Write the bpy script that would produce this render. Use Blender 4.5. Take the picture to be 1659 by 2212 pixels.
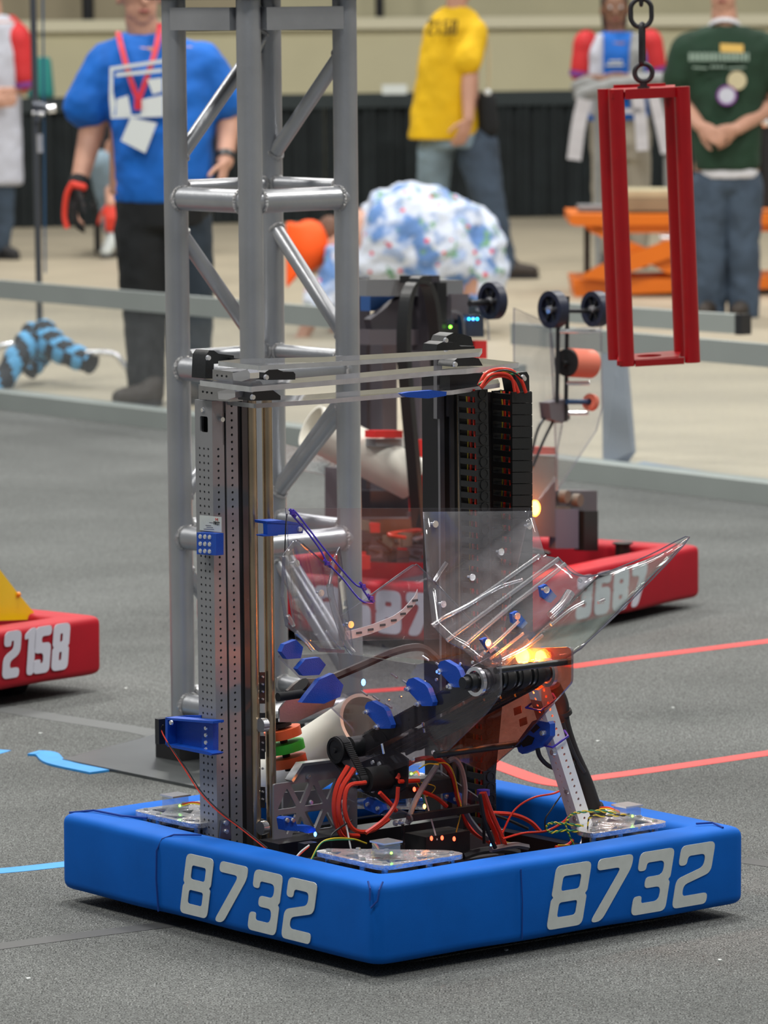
import bpy, math, random
from math import sin, cos, pi, radians, atan, sqrt
from mathutils import Vector, Matrix, Quaternion
random.seed(7)
for o in list(bpy.data.objects): bpy.data.objects.remove(o)
SC = bpy.context.scene
COL = SC.collection
# ------------------------------------------------------------------ camera
FPX, CH, ROLL = 10300.0, 1.645, 0.009
PIT = atan(1141 / FPX)
FW = Vector((0, cos(PIT), -sin(PIT))); RT = Vector((1, 0, 0)); DN = Vector((0, -sin(PIT), -cos(PIT)))
CP = Vector((0, 0, CH))
cr, sr = cos(ROLL), sin(ROLL)
cd = bpy.data.cameras.new('camera'); cam = bpy.data.objects.new('camera', cd); COL.objects.link(cam)
X = RT * cr + DN * sr; Yd = DN * cr - RT * sr
m = Matrix.Identity(4)
for i in range(3):
    m[i][0] = X[i]; m[i][1] = -Yd[i]; m[i][2] = -FW[i]; m[i][3] = CP[i]
cam.matrix_world = m
cd.sensor_fit = 'VERTICAL'; cd.sensor_height = 36; cd.lens = 36 * FPX / 2212
cd.clip_start = .5; cd.clip_end = 200
cd.dof.use_dof = True; cd.dof.focus_distance = 8.35; cd.dof.aperture_fstop = 9.5
SC.camera = cam
SC.cycles.transparent_max_bounces = 48
# ------------------------------------------------------------------ light
SC.view_settings.view_transform = 'Standard'; SC.view_settings.look = 'None'
SC.view_settings.exposure = 0.0; SC.view_settings.gamma = 1.0
w = bpy.data.worlds.new('hall'); SC.world = w; w.use_nodes = True
bg = w.node_tree.nodes['Background']; bg.inputs[0].default_value = (.86, .92, 1.0, 1); bg.inputs[1].default_value = .19
def area(name, loc, sx, sy, watt, col=(1, .97, .92), target=None):
    l = bpy.data.lights.new(name, 'AREA'); l.shape = 'RECTANGLE'; l.size = sx; l.size_y = sy; l.energy = watt; l.color = col
    o = bpy.data.objects.new(name, l); COL.objects.link(o); o.location = loc
    if target is not None:
        o.rotation_euler = (Vector(target) - Vector(loc)).to_track_quat('-Z', 'Y').to_euler()
    return o
# rows of hall lamps high above the playing field
for i, (x, y) in enumerate([(-3.5, 6), (3.5, 6), (0, 10.5), (-7, 12), (7, 12), (-3, 18), (4, 19), (0, 27), (-7, 27), (7, 27), (0, 1.5)]):
    area('hall_lamp', (x, y, 8.5), 1.8, 1.0, (280 if y < 7 else 560) if y < 15 else 480)
# ------------------------------------------------------------------ rays: photo pixel -> point on a known plane of the place
def ray(x, y):
    x -= 829.5; y -= 1106
    a = x * cr - y * sr; b = x * sr + y * cr
    return FW + RT * (a / FPX) + DN * (b / FPX)
def gz(x, y, z=0.0):
    r = ray(x, y); return CP + r * ((z - CH) / r.z)
def gy(x, y, Y):
    r = ray(x, y); return CP + r * (Y / r.y)
N0 = gz(811, 2088, .03); N0.z = 0
UA, VA = radians(38.3), radians(51.5)
UV = Vector((-sin(UA), cos(UA), 0)); VV = Vector((sin(VA), cos(VA), 0)); ZV = Vector((0, 0, 1))
BL, BB = .917, .833
def Lc(u, v, z): return N0 + UV * u + VV * v + ZV * z
def hit(x, y, O, n):
    r = ray(x, y); return CP + r * ((O - CP).dot(n) / r.dot(n))
NU = VV.cross(ZV).normalized(); NV = UV.cross(ZV).normalized()
def pu(x, y, u): return hit(x, y, Lc(u, 0, 0), NU)      # on the robot's plane u = const
def pv(x, y, v): return hit(x, y, Lc(0, v, 0), NV)
OUTU = -NU if NU.dot(UV) > 0 else NU                     # faces the right-front
OUTV = -NV if NV.dot(VV) > 0 else NV                     # faces the left-front
# ------------------------------------------------------------------ materials
MATS = {}
def mat(name, col, rough=.5, metal=0.0, emit=0, noise=0, nscale=40, bump=0, bscale=200, spec=.5, col2=None, coat=0):
    if name in MATS: return MATS[name]
    m = bpy.data.materials.new(name); m.use_nodes = True; nt = m.node_tree; b = nt.nodes['Principled BSDF']
    c = tuple(col) + (1,)
    b.inputs['Base Color'].default_value = c; b.inputs['Roughness'].default_value = rough; b.inputs['Metallic'].default_value = metal
    b.inputs['Specular IOR Level'].default_value = spec; b.inputs['Coat Weight'].default_value = coat
    if emit:
        b.inputs['Emission Color'].default_value = c; b.inputs['Emission Strength'].default_value = emit
    if noise or bump:
        tc = nt.nodes.new('ShaderNodeTexCoord')
    if noise:
        n = nt.nodes.new('ShaderNodeTexNoise'); n.inputs['Scale'].default_value = nscale; n.inputs['Detail'].default_value = 6
        nt.links.new(tc.outputs['Object'], n.inputs['Vector'])
        r = nt.nodes.new('ShaderNodeValToRGB'); r.color_ramp.elements[0].position = .32; r.color_ramp.elements[1].position = .68
        c2 = tuple(col2) + (1,) if col2 else tuple(max(0, v * (1 - noise)) for v in col) + (1,)
        r.color_ramp.elements[0].color = c2; r.color_ramp.elements[1].color = c
        nt.links.new(n.outputs['Fac'], r.inputs['Fac']); nt.links.new(r.outputs['Color'], b.inputs['Base Color'])
    if bump:
        n2 = nt.nodes.new('ShaderNodeTexNoise'); n2.inputs['Scale'].default_value = bscale; n2.inputs['Detail'].default_value = 3
        nt.links.new(tc.outputs['Object'], n2.inputs['Vector'])
        bp = nt.nodes.new('ShaderNodeBump'); bp.inputs['Strength'].default_value = bump; bp.inputs['Distance'].default_value = .01
        nt.links.new(n2.outputs['Fac'], bp.inputs['Height']); nt.links.new(bp.outputs['Normal'], b.inputs['Normal'])
    MATS[name] = m; return m
def clear(name, tint=(.93, .93, .95), gl=1.0, haze=.03, hcol=(.8, .82, .85), rough=.03):
    m = bpy.data.materials.new(name); m.use_nodes = True; nt = m.node_tree; nt.nodes.clear()
    out = nt.nodes.new('ShaderNodeOutputMaterial'); t = nt.nodes.new('ShaderNodeBsdfTransparent'); t.inputs[0].default_value = tuple(tint) + (1,)
    g = nt.nodes.new('ShaderNodeBsdfGlossy'); g.inputs['Roughness'].default_value = rough
    d = nt.nodes.new('ShaderNodeBsdfDiffuse'); d.inputs[0].default_value = tuple(hcol) + (1,)
    fr = nt.nodes.new('ShaderNodeLayerWeight'); fr.inputs[0].default_value = .5
    pw = nt.nodes.new('ShaderNodeMath'); pw.operation = 'POWER'; pw.inputs[1].default_value = 3.6
    ad = nt.nodes.new('ShaderNodeMath'); ad.operation = 'MULTIPLY_ADD'; ad.inputs[1].default_value = .75; ad.inputs[2].default_value = .045
    nt.links.new(fr.outputs['Facing'], pw.inputs[0]); nt.links.new(pw.outputs[0], ad.inputs[0])
    mu = nt.nodes.new('ShaderNodeMath'); mu.operation = 'MULTIPLY'; mu.inputs[1].default_value = gl
    m1 = nt.nodes.new('ShaderNodeMixShader'); m2 = nt.nodes.new('ShaderNodeMixShader')
    nz = nt.nodes.new('ShaderNodeTexNoise'); nz.inputs['Scale'].default_value = 25; nz.inputs['Detail'].default_value = 8
    tc = nt.nodes.new('ShaderNodeTexCoord'); nt.links.new(tc.outputs['Object'], nz.inputs['Vector'])
    m3 = nt.nodes.new('ShaderNodeMath'); m3.operation = 'MULTIPLY'; m3.inputs[1].default_value = haze * 2
    nt.links.new(nz.outputs['Fac'], m3.inputs[0]); nt.links.new(m3.outputs[0], m1.inputs[0])
    nt.links.new(t.outputs[0], m1.inputs[1]); nt.links.new(d.outputs[0], m1.inputs[2])
    nt.links.new(ad.outputs[0], mu.inputs[0]); nt.links.new(mu.outputs[0], m2.inputs[0])
    nt.links.new(m1.outputs[0], m2.inputs[1]); nt.links.new(g.outputs[0], m2.inputs[2])
    nt.links.new(m2.outputs[0], out.inputs[0]); MATS[name] = m; return m
def carpet_mat():
    m = bpy.data.materials.new('grey_carpet'); m.use_nodes = True; nt = m.node_tree; b = nt.nodes['Principled BSDF']; L = nt.links
    tc = nt.nodes.new('ShaderNodeTexCoord')
    def ns(s, d=4):
        n = nt.nodes.new('ShaderNodeTexNoise'); n.inputs['Scale'].default_value = s; n.inputs['Detail'].default_value = d
        L.new(tc.outputs['Object'], n.inputs['Vector']); return n
    a, c, e = ns(330, 2), ns(1.4, 5), ns(120, 4)
    r = nt.nodes.new('ShaderNodeValToRGB'); r.color_ramp.elements[0].position = .36; r.color_ramp.elements[1].position = .66
    r.color_ramp.elements[0].color = (.020, .021, .021, 1); r.color_ramp.elements[1].color = (.225, .236, .230, 1)
    L.new(a.outputs['Fac'], r.inputs['Fac'])
    def mul(src, f, lo, hi):
        mp = nt.nodes.new('ShaderNodeMapRange'); mp.inputs[1].default_value = .3; mp.inputs[2].default_value = .7
        mp.inputs[3].default_value = lo; mp.inputs[4].default_value = hi; L.new(f.outputs['Fac'], mp.inputs[0])
        x = nt.nodes.new('ShaderNodeVectorMath'); x.operation = 'SCALE'; L.new(src, x.inputs[0]); L.new(mp.outputs[0], x.inputs['Scale']); return x.outputs[0]
    o = mul(r.outputs['Color'], c, .78, 1.12); o = mul(o, e, .66, 1.36)
    L.new(o, b.inputs['Base Color']); b.inputs['Roughness'].default_value = .95; b.inputs['Specular IOR Level'].default_value = .15
    bp = nt.nodes.new('ShaderNodeBump'); bp.inputs['Strength'].default_value = .6; bp.inputs['Distance'].default_value = .004
    L.new(a.outputs['Fac'], bp.inputs['Height']); L.new(bp.outputs['Normal'], b.inputs['Normal'])
    MATS['carpet'] = m; return m
carpet_mat()
mat('concrete', (.43, .375, .275), .5, noise=1, nscale=1.3, col2=(.33, .29, .215), bump=.1, bscale=60)
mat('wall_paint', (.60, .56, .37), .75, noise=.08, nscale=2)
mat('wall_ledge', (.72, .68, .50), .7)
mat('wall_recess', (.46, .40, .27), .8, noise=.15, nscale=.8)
mat('drape', (.012, .018, .020), .9, noise=.4, nscale=6)
mat('drape_band', (.020, .028, .030), .85)
mat('blue_fabric', (.0, .110, .50), .7, noise=.12, nscale=12, bump=.08, bscale=900, spec=.18)
mat('blue_seam', (.0, .04, .25), .8)
mat('red_fabric', (.40, .003, .014), .6, noise=.1, nscale=12, spec=.35)
mat('number_white', (.58, .62, .60), .55, noise=.08, nscale=60)
mat('aluminium', (.50, .51, .54), .33, 1.0, noise=.18, nscale=9, bump=.05, bscale=300)
mat('truss_metal', (.52, .535, .56), .38, .75, noise=.25, nscale=5, bump=.06, bscale=150)
mat('weld', (.62, .62, .62), .3, 1.0, bump=.8, bscale=260)
mat('tower_grey', (.33, .335, .35), .42, .45, noise=.1, nscale=8)
mat('silver', (.82, .83, .86), .2, .85); mat('milled', (.80, .81, .85), .2, .75, noise=.15, nscale=25, bump=.35, bscale=60)
mat('tan_reflect_tube', (.56, .44, .30), .26, .9, noise=.3, nscale=14)  # tan of the reflected ceiling put into the colour of aluminium tubes
mat('black_plastic', (.010, .011, .012), .42, bump=.03)
mat('black_matte', (.008, .008, .009), .8)
mat('dark_metal', (.035, .036, .04), .35, .5)
mat('hole_dark', (.004, .004, .005), .9)
mat('blue_print', (.0, .065, .44), .45, bump=.25, bscale=700)
mat('purple_tie', (.05, .03, .38), .35)
mat('red_paint', (.34, .0, .004), .32, noise=.1, nscale=20, coat=.15)
mat('chain_steel', (.06, .06, .065), .5, .7, noise=.4, nscale=30)
mat('pvc', (.72, .70, .62), .35, noise=.05, nscale=6)
mat('pvc_in', (.62, .42, .28), .6)
mat('red_wire', (.62, .035, .015), .38); mat('black_wire', (.012, .012, .014), .45); mat('yellow_wire', (.66, .50, .03), .4)
mat('green_wire', (.02, .22, .09), .4); mat('grey_wire', (.20, .20, .22), .45); mat('white_wire', (.7, .7, .7), .4)
mat('orange_rubber', (.62, .10, .025), .55); mat('green_rubber', (.03, .42, .03), .55)
mat('red_tape', (.72, .05, .045), .5, noise=.1, nscale=30); mat('blue_tape', (.02, .27, .66), .5, noise=.1, nscale=30); mat('grey_tape', (.050, .052, .052), .6)
mat('steel_plate', (.105, .115, .118), .35, .4, noise=.35, nscale=6)
mat('rail_grey', (.30, .33, .315), .5, .2, noise=.08, nscale=4)
mat('led_green', (.2, 1, .05), emit=9); mat('led_blue', (.05, .22, 1), emit=14); mat('led_red', (1, .05, .02), emit=8); mat('led_amber', (1, .26, .02), emit=35)
mat('led_cyan', (.02, .5, .9), emit=8)
clear('clear_sheet', haze=.022); clear('clear_far', (.93, .95, .96), .6, .03); clear('smoky_sheet', (.80, .78, .81), 1.0, .03, (.4, .36, .42))
clear('clear_edge', (.50, .50, .58), 1.0, .25, (.35, .36, .42), .1); mat('plate_edge', (.56, .58, .59), .35, .3, noise=.2, nscale=30); clear('scuffed_sheet', (.93, .93, .95), .12, .022, rough=.4); mat('isogrid_metal', (.34, .34, .36), .35, .5); clear('wing_reflect_mat', (.86, .90, .88), 1.3, .09, (.50, .58, .54), .08); clear('chute_mat', (.93, .93, .95), 1.2, .05, (.85, .85, .88)); clear('streak_mat', (.9, .92, .94), 6.0, .05, (.9, .9, .95), .22); clear('clear_block', (.80, .82, .84), 1.2, .12)
# ------------------------------------------------------------------ mesh helpers
def frame(d):
    d = Vector(d).normalized(); a = Vector((0, 0, 1)) if abs(d.z) < .9 else Vector((1, 0, 0))
    x = d.cross(a).normalized(); y = d.cross(x).normalized(); return x, y, d
class MB:
    def __init__(s): s.v = []; s.f = []
    def add(s, vs, fs):
        n = len(s.v); s.v += [Vector(p) for p in vs]; s.f += [tuple(i + n for i in f) for f in fs]; return s
    def box(s, c, ax, ay, az):          # centre, full-length axis vectors
        c = Vector(c); h = [Vector(a) * .5 for a in (ax, ay, az)]; vs = []
        for k in (-1, 1):
            for j in (-1, 1):
                for i in (-1, 1): vs.append(c + h[0] * i + h[1] * j + h[2] * k)
        return s.add(vs, [(0, 2, 3, 1), (4, 5, 7, 6), (0, 1, 5, 4), (2, 6, 7, 3), (0, 4, 6, 2), (1, 3, 7, 5)])
    def wbox(s, lo, hi):
        lo = Vector(lo); hi = Vector(hi); d = hi - lo
        return s.box((lo + hi) / 2, (d.x, 0, 0), (0, d.y, 0), (0, 0, d.z))
    def lbox(s, u0, u1, v0, v1, z0, z1):  # box in the robot's own frame
        return s.box(Lc((u0 + u1) / 2, (v0 + v1) / 2, (z0 + z1) / 2), UV * (u1 - u0), VV * (v1 - v0), ZV * (z1 - z0))
    def tube(s, a, b, r, n=16, r2=None, caps=True):
        a = Vector(a); b = Vector(b); r2 = r if r2 is None else r2; x, y, _ = frame(b - a); vs = []
        for p, q in ((a, r), (b, r2)):
            for i in range(n):
                t = 2 * pi * i / n; vs.append(p + x * cos(t) * q + y * sin(t) * q)
        fs = [(i, (i + 1) % n, n + (i + 1) % n, n + i) for i in range(n)]
        if caps: fs += [tuple(range(n))[::-1], tuple(range(n, 2 * n))]
        return s.add(vs, fs)
    def ring(s, a, b, ro, ri, n=24):    # hollow cylinder
        a = Vector(a); b = Vector(b); x, y, _ = frame(b - a); vs = []
        for p, q in ((a, ro), (b, ro), (b, ri), (a, ri)):
            for i in range(n):
                t = 2 * pi * i / n; vs.append(p + x * cos(t) * q + y * sin(t) * q)
        fs = []
        for k in range(4):
            k2 = (k + 1) % 4
            fs += [(k * n + i, k * n + (i + 1) % n, k2 * n + (i + 1) % n, k2 * n + i) for i in range(n)]
        return s.add(vs, fs)
    def path(s, pts, r, n=8, closed=False):
        pts = [Vector(p) for p in pts]; N = len(pts); vs = []; up = None
        for i, p in enumerate(pts):
            if closed: d = pts[(i + 1) % N] - pts[i - 1]
            else: d = pts[min(i + 1, N - 1)] - pts[max(i - 1, 0)]
            d.normalize()
            if up is None: x, y, _ = frame(d)
            else:
                y = d.cross(up); y = y.normalized() if y.length > 1e-6 else frame(d)[1]; x = y.cross(d)
            up = x; q = r(i / (N - 1)) if callable(r) else r
            for k in range(n):
                t = 2 * pi * k / n; vs.append(p + x * cos(t) * q + y * sin(t) * q)
        fs = []
        for i in range(N if closed else N - 1):
            j = (i + 1) % N
            fs += [(i * n + k, i * n + (k + 1) % n, j * n + (k + 1) % n, j * n + k) for k in range(n)]
        if not closed: fs += [tuple(range(n))[::-1], tuple(range((N - 1) * n, N * n))]
        return s.add(vs, fs)
    def wire(s, pts, r, n=6, k=8):      # smooth path through control points
        return s.path(spline(pts, k), r, n)
    def prism(s, pts, off):             # polygon (3D points) extruded by vector off
        n = len(pts); off = Vector(off); pts = [Vector(p) for p in pts]
        return s.add(pts + [p + off for p in pts], [tuple(range(n))[::-1], tuple(range(n, 2 * n))] + [(i, (i + 1) % n, n + (i + 1) % n, n + i) for i in range(n)])
    def ball(s, c, r, n=12, sc=(1, 1, 1), R=None):
        vs = []; fs = []; c = Vector(c); m = n // 2
        for i in range(m + 1):
            a = pi * i / m
            for k in range(n):
                t = 2 * pi * k / n; p = Vector((sin(a) * cos(t) * sc[0], sin(a) * sin(t) * sc[1], cos(a) * sc[2])) * r
                if R is not None: p = R @ p
                vs.append(c + p)
        for i in range(m):
            for k in range(n): fs.append((i * n + k, (i + 1) * n + k, (i + 1) * n + (k + 1) % n, i * n + (k + 1) % n))
        return s.add(vs, fs)
    def caps(s, a, b, ra, rb, n=14):    # tapered capsule (closed)
        a = Vector(a); b = Vector(b); x, y, d = frame(b - a); rows = []
        for t in (90, 60, 30, 0): rows.append((a - d * ra * sin(radians(t)), ra * max(.02, cos(radians(t)))))
        for t in (0, 30, 60, 90): rows.append((b + d * rb * sin(radians(t)), rb * max(.02, cos(radians(t)))))
        vs = []; fs = []
        for p, q in rows:
            for k in range(n): t = 2 * pi * k / n; vs.append(p + x * cos(t) * q + y * sin(t) * q)
        for i in range(len(rows) - 1):
            fs += [(i * n + k, i * n + (k + 1) % n, (i + 1) * n + (k + 1) % n, (i + 1) * n + k) for k in range(n)]
        fs += [tuple(range(n))[::-1], tuple(range((len(rows) - 1) * n, len(rows) * n))]
        return s.add(vs, fs)
    def loft(s, rows, n=20, power=2.0):   # rows: (centre, xvec, yvec) ellipses, closed ends
        vs = []; fs = []
        for c, ax, ay in rows:
            for k in range(n):
                t = 2 * pi * k / n; cc, ss = cos(t), sin(t); e = 2 / power
                vs.append(Vector(c) + Vector(ax) * (abs(cc) ** e * (1 if cc > 0 else -1)) + Vector(ay) * (abs(ss) ** e * (1 if ss > 0 else -1)))
        for i in range(len(rows) - 1):
            fs += [(i * n + k, i * n + (k + 1) % n, (i + 1) * n + (k + 1) % n, (i + 1) * n + k) for k in range(n)]
        fs += [tuple(range(n))[::-1], tuple(range((len(rows) - 1) * n, len(rows) * n))]
        return s.add(vs, fs)
    def bolt(s, p, n, r=.004, h=.003):
        p = Vector(p); n = Vector(n).normalized()
        s.tube(p, p + n * h, r, 10, r * .8); s.tube(p + n * h, p + n * (h + .0004), r * .35, 6); return s
    def build(s, name, material, parent=None, smooth=True, org=None, flip=True):
        me = bpy.data.meshes.new(name)
        if parent is not None: o0 = Vector(parent['org'])
        elif org is not None: o0 = Vector(org)
        else:
            xs = [p.x for p in s.v]; ys = [p.y for p in s.v]
            o0 = Vector(((min(xs) + max(xs)) / 2, (min(ys) + max(ys)) / 2, min(p.z for p in s.v)))
        me.from_pydata([tuple(p - o0) for p in s.v], [], s.f); me.validate()
        import bmesh
        bm = bmesh.new(); bm.from_mesh(me); bmesh.ops.recalc_face_normals(bm, faces=bm.faces); bm.to_mesh(me); bm.free()
        if smooth:
            me.shade_smooth(); me.set_sharp_from_angle(angle=radians(38))
        me.materials.append(MATS[material] if isinstance(material, str) else material)
        o = bpy.data.objects.new(name, me); COL.objects.link(o)
        if parent is not None:
            o.parent = parent; o['org'] = tuple(o0)
        else:
            o.location = o0; o['org'] = tuple(o0)
        return o
def spline(pts, k=8):
    P = [Vector(p) for p in pts]; P = [P[0] * 2 - P[1]] + P + [P[-1] * 2 - P[-2]]; out = []
    for i in range(1, len(P) - 2):
        a, b, c, d = P[i - 1:i + 3]
        for j in range(k):
            t = j / k
            out.append(.5 * ((2 * b) + (c - a) * t + (2 * a - 5 * b + 4 * c - d) * t * t + (3 * b - a - 3 * c + d) * t ** 3))
    out.append(P[-2]); return out
def tag(o, label=None, cat=None, group=None, kind=None):
    if label: o['label'] = label
    if cat: o['category'] = cat
    if group: o['group'] = group
    if kind: o['kind'] = kind
    return o
def thing(name, label, cat, loc, group=None):
    o = bpy.data.objects.new(name, None); o.empty_display_size = .1; COL.objects.link(o); o.location = loc; o['org'] = tuple(loc)
    return tag(o, label, cat, group)
def copypart(src, name, parent, shift):
    c = src.copy(); COL.objects.link(c); c.parent = parent; c.location = Vector(src.location) + Vector(shift); return c
def fillet(P, r, n=4):
    out = []; N = len(P); P = [Vector((p[0], p[1], 0)) for p in P]
    for i in range(N):
        a, b, c = P[i - 1], P[i], P[(i + 1) % N]; u = a - b; v = c - b
        q = min(r, u.length * .45, v.length * .45)
        if r <= 0 or q < 1e-5: out.append(b); continue
        s0 = b + u.normalized() * q; s1 = b + v.normalized() * q
        for k in range(n + 1):
            t = k / n; out.append(s0 * (1 - t) ** 2 + b * 2 * t * (1 - t) + s1 * t * t)
    return [(p.x, p.y) for p in out]
def curve_plate(name, outlines, thick, O, ax, ay, material, parent, kind2=None):
    """flat plate with holes: 2D outlines mapped by ax, ay at O, extruded along ax x ay"""
    cu = bpy.data.curves.new(name, 'CURVE'); cu.dimensions = '2D'; cu.fill_mode = 'BOTH'; cu.extrude = thick / 2
    for ol in outlines:
        sp = cu.splines.new('POLY'); sp.points.add(len(ol) - 1); sp.use_cyclic_u = True
        for i, (x, y) in enumerate(ol): sp.points[i].co = (x, y, 0, 1)
    tmp = bpy.data.objects.new(name, cu); COL.objects.link(tmp)
    dg = bpy.context.evaluated_depsgraph_get(); me = bpy.data.meshes.new_from_object(tmp.evaluated_get(dg))
    bpy.data.objects.remove(tmp); ax = Vector(ax); ay = Vector(ay); az = ax.cross(ay).normalized(); O = Vector(O)
    mb = MB(); mb.v = [O + ax * v.co.x + ay * v.co.y + az * v.co.z for v in me.vertices]; mb.f = [tuple(p.vertices) for p in me.polygons]
    bpy.data.meshes.remove(me); return mb.build(name, material, parent, smooth=False)
T_ = .20
def glyph(ch, w=.66, t=T_, q=.045):
    m0, m1 = .5 - t / 2, .5 + t / 2; ih = [[(t, t), (w - t, t), (w - t, m0), (t, m0)], [(t, m1), (w - t, m1), (w - t, 1 - t), (t, 1 - t)]]
    if ch == '8': return [[(0, 0), (w, 0), (w, .46), (w - q, .5), (w, .54), (w, 1), (0, 1), (0, .54), (q, .5), (0, .46)]] + ih
    if ch == '7': return [[(0, 1), (w, 1), (w, .80), (t * 1.12 + .06, 0), (.02, 0), (w - t - .04, 1 - t), (0, 1 - t)]]
    if ch == '3': return [[(0, .3), (0, 0), (w, 0), (w, .46), (w - q, .5), (w, .54), (w, 1), (0, 1), (0, .7), (t, .7), (t, 1 - t), (w - t, 1 - t), (w - t, m1), (.2, m1), (.2, m0), (w - t, m0), (w - t, t), (t, t), (t, .3)]]
    if ch == '2': return [[(0, 0), (w, 0), (w, t), (t, t), (t, .36), (w, .50), (w, 1), (0, 1), (0, .68), (t, .68), (t, 1 - t), (w - t, 1 - t), (w - t, .61), (0, .47)]]
    if ch == '5': return [[(0, 1), (w, 1), (w, 1 - t), (t, 1 - t), (t, m1 + .04), (w, m1 + .04), (w, 0), (0, 0), (0, .3), (t, .3), (t, t), (w - t, t), (w - t, m0 + .04), (0, m0 + .04)]]
    if ch == '6': return [[(0, 0), (w, 0), (w, m1), (t, m1), (t, 1 - t), (w - t, 1 - t), (w - t, .72), (w, .72), (w, 1), (0, 1)], ih[0]]
    if ch == '1': return [[(.14, 0), (.14 + t, 0), (.14 + t, 1), (.2, 1), (.02, .88), (.02, .76), (.14, .8)]]
def digits(text, O, ax, ay, h, pitch, shear, parent, material, w=.66, t=.2, rad=.09, widths=None):
    """each number a thin printed shape; ax, ay unit vectors along the face; h height in m"""
    x = 0
    for i, ch in enumerate(text):
        ol = [fillet(p, rad if k == 0 else rad * .5) for k, p in enumerate(glyph(ch, w, t))]
        ol = [[(px * h + py * h * shear + x, py * h) for px, py in p] for p in ol]
        curve_plate('number_print', ol, .0012, O, ax, ay, material, parent)
        x += pitch * (widths[i] if widths else 1)
def rrect(x0, x1, y0, y1, r, n=4): return fillet([(x0, y0), (x1, y0), (x1, y1), (x0, y1)], r, n)
# ================================================================== SETTING
f = MB(); f.add([(-30, -4, 0), (30, -4, 0), (30, 45, 0), (-30, 45, 0)], [(0, 1, 2, 3)])
tag(f.build('floor', 'concrete', org=(0, 0, 0)), kind='structure')
RA = gz(-350, 840, 0); RB = gz(1659, 1090, 0); RD = (RB - RA).normalized(); RB = RB + RD * 6; RN = Vector((-RD.y, RD.x, 0))
if RN.y < 0: RN = -RN
cz = .006
mb = MB(); P4 = [RA - RD * 8, RB, RB + Vector((0, -22, 0)), RA - RD * 8 + Vector((0, -22, 0))]
mb.prism([Vector((p.x, p.y, .0005)) for p in P4], (0, 0, cz))
tag(mb.build('floor_carpet', 'carpet'), 'grey speckled field carpet under the robots', 'carpet', kind='structure')
CZ = cz + .0006
WY = 37.0
mb = MB(); mb.wbox((-14, WY, 0), (14, WY + .4, 1.345)); wl = mb.build('wall_back', 'wall_paint'); tag(wl, kind='structure')
mb = MB(); mb.wbox((-14, WY - .06, 1.30), (14, WY + .46, 1.385)); tag(mb.build('trim_1', 'wall_ledge'), kind='structure')
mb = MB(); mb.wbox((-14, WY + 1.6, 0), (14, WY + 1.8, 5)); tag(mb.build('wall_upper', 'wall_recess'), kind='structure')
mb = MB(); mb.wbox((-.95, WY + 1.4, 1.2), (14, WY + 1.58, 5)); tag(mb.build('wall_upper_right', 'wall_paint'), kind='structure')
for k, x in enumerate((190, 820)):
    p = gy(x, 15, WY + .9); mb = MB(); mb.tube((p.x, p.y, 1.1), (p.x, p.y, 3.2), .035 if k else .05, 12)
    t = thing('rail_post', ['dark post above the beige ledge behind the blue shirt', 'dark slim post above the beige ledge right of the truss'][k], 'post', (p.x, p.y, 1.1))
    mb.build('post', 'dark_metal', t); m2 = MB(); m2.tube((p.x, p.y, 1.1), (p.x, p.y, 1.12), .08, 12); m2.build('foot', 'dark_metal', t)
# black drape fence: uprights, band, folded panels
DA = gz(-300, 500); DB = gz(1900, 455)
dt = thing('pipe_and_drape', 'low black pleated drape running along the beige wall', 'drape', (DA + DB) / 2)
dd = (DB - DA); dn = Vector((dd.y, -dd.x, 0)).normalized(); npan = 9
for k in range(npan):
    a = DA + dd * k / npan; b = DA + dd * (k + 1.002) / npan; mb = MB(); vs = []; n = 64
    for i in range(n + 1):
        q = a.lerp(b, i / n) + dn * (.018 * sin(i * 1.3 + k) + .012 * sin(i * .55))
        for j, z in enumerate((.005, .45, .80)): vs.append(q * 1 + Vector((0, 0, z)))
    for i in range(n):
        for j in range(2): mb_i = (i * 3 + j, i * 3 + 3 + j, i * 3 + 4 + j, i * 3 + 1 + j); mb.f.append(mb_i)
    mb.v = vs; mb.build('drape_panel', 'drape', dt)
mb = MB(); mb.box((DA + DB) / 2 + Vector((0, 0, .84)), dd, dn * .05, Vector((0, 0, .10))); mb.build('top_band', 'drape_band', dt)
p = gy(88, 165, 33.0); mb = MB()
for k_ in range(3): mb.caps(p + Vector((-.03 + .035 * k_, 0, .10)), p + Vector((-.05 + .05 * k_, -.03, -.12)), .035, .045)
tag(mb.build('teal_cloth', mat('teal', (.02, .22, .20), .8)), 'teal cloth draped over the black drape behind the tall stand', 'cloth')
p = gy(852, 192, 32.9); mb = MB(); mb.wbox((p.x - .085, p.y - .1, .892), (p.x + .085, p.y + .1, .955)); mb.build('folded_paper', 'number_white')
tag(bpy.data.objects['folded_paper'], 'small white box lying on top of the black drape', 'box')
# ------------------------------------------------------------------ field guardrail
RH = .508
def rail_run(a, b, name, label):
    t = thing(name, label, 'guardrail', (a + b) / 2, 'field guardrail'); d = b - a; up = Vector((0, 0, 1))
    m = MB(); m.box((a + b) / 2 + up * (RH - .036), d, RN * .03, up * .072); m.build('top_rail', 'rail_grey', t)
    m = MB(); m.box((a + b) / 2 + up * .037 - RN * .0, d, RN * .10, up * .074); m.build('bottom_rail', 'rail_grey', t)
    m = MB(); m.box((a + b) / 2 + up * RH / 2, d, RN * .006, up * (RH - .1)); m.build('clear_panel', 'clear_far', t)
    n = max(2, int(d.length / 1.6))
    return t
RQ = lambda x, y: hit(x, y, RA, RN) * Vector((1, 1, 0)) if False else hit(x, y, RA, RN)
def on_rail(x):
    lo, hi = 0., 1.
    q = hit(x, 950, RA, RN); return Vector((q.x, q.y, 0))
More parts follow.
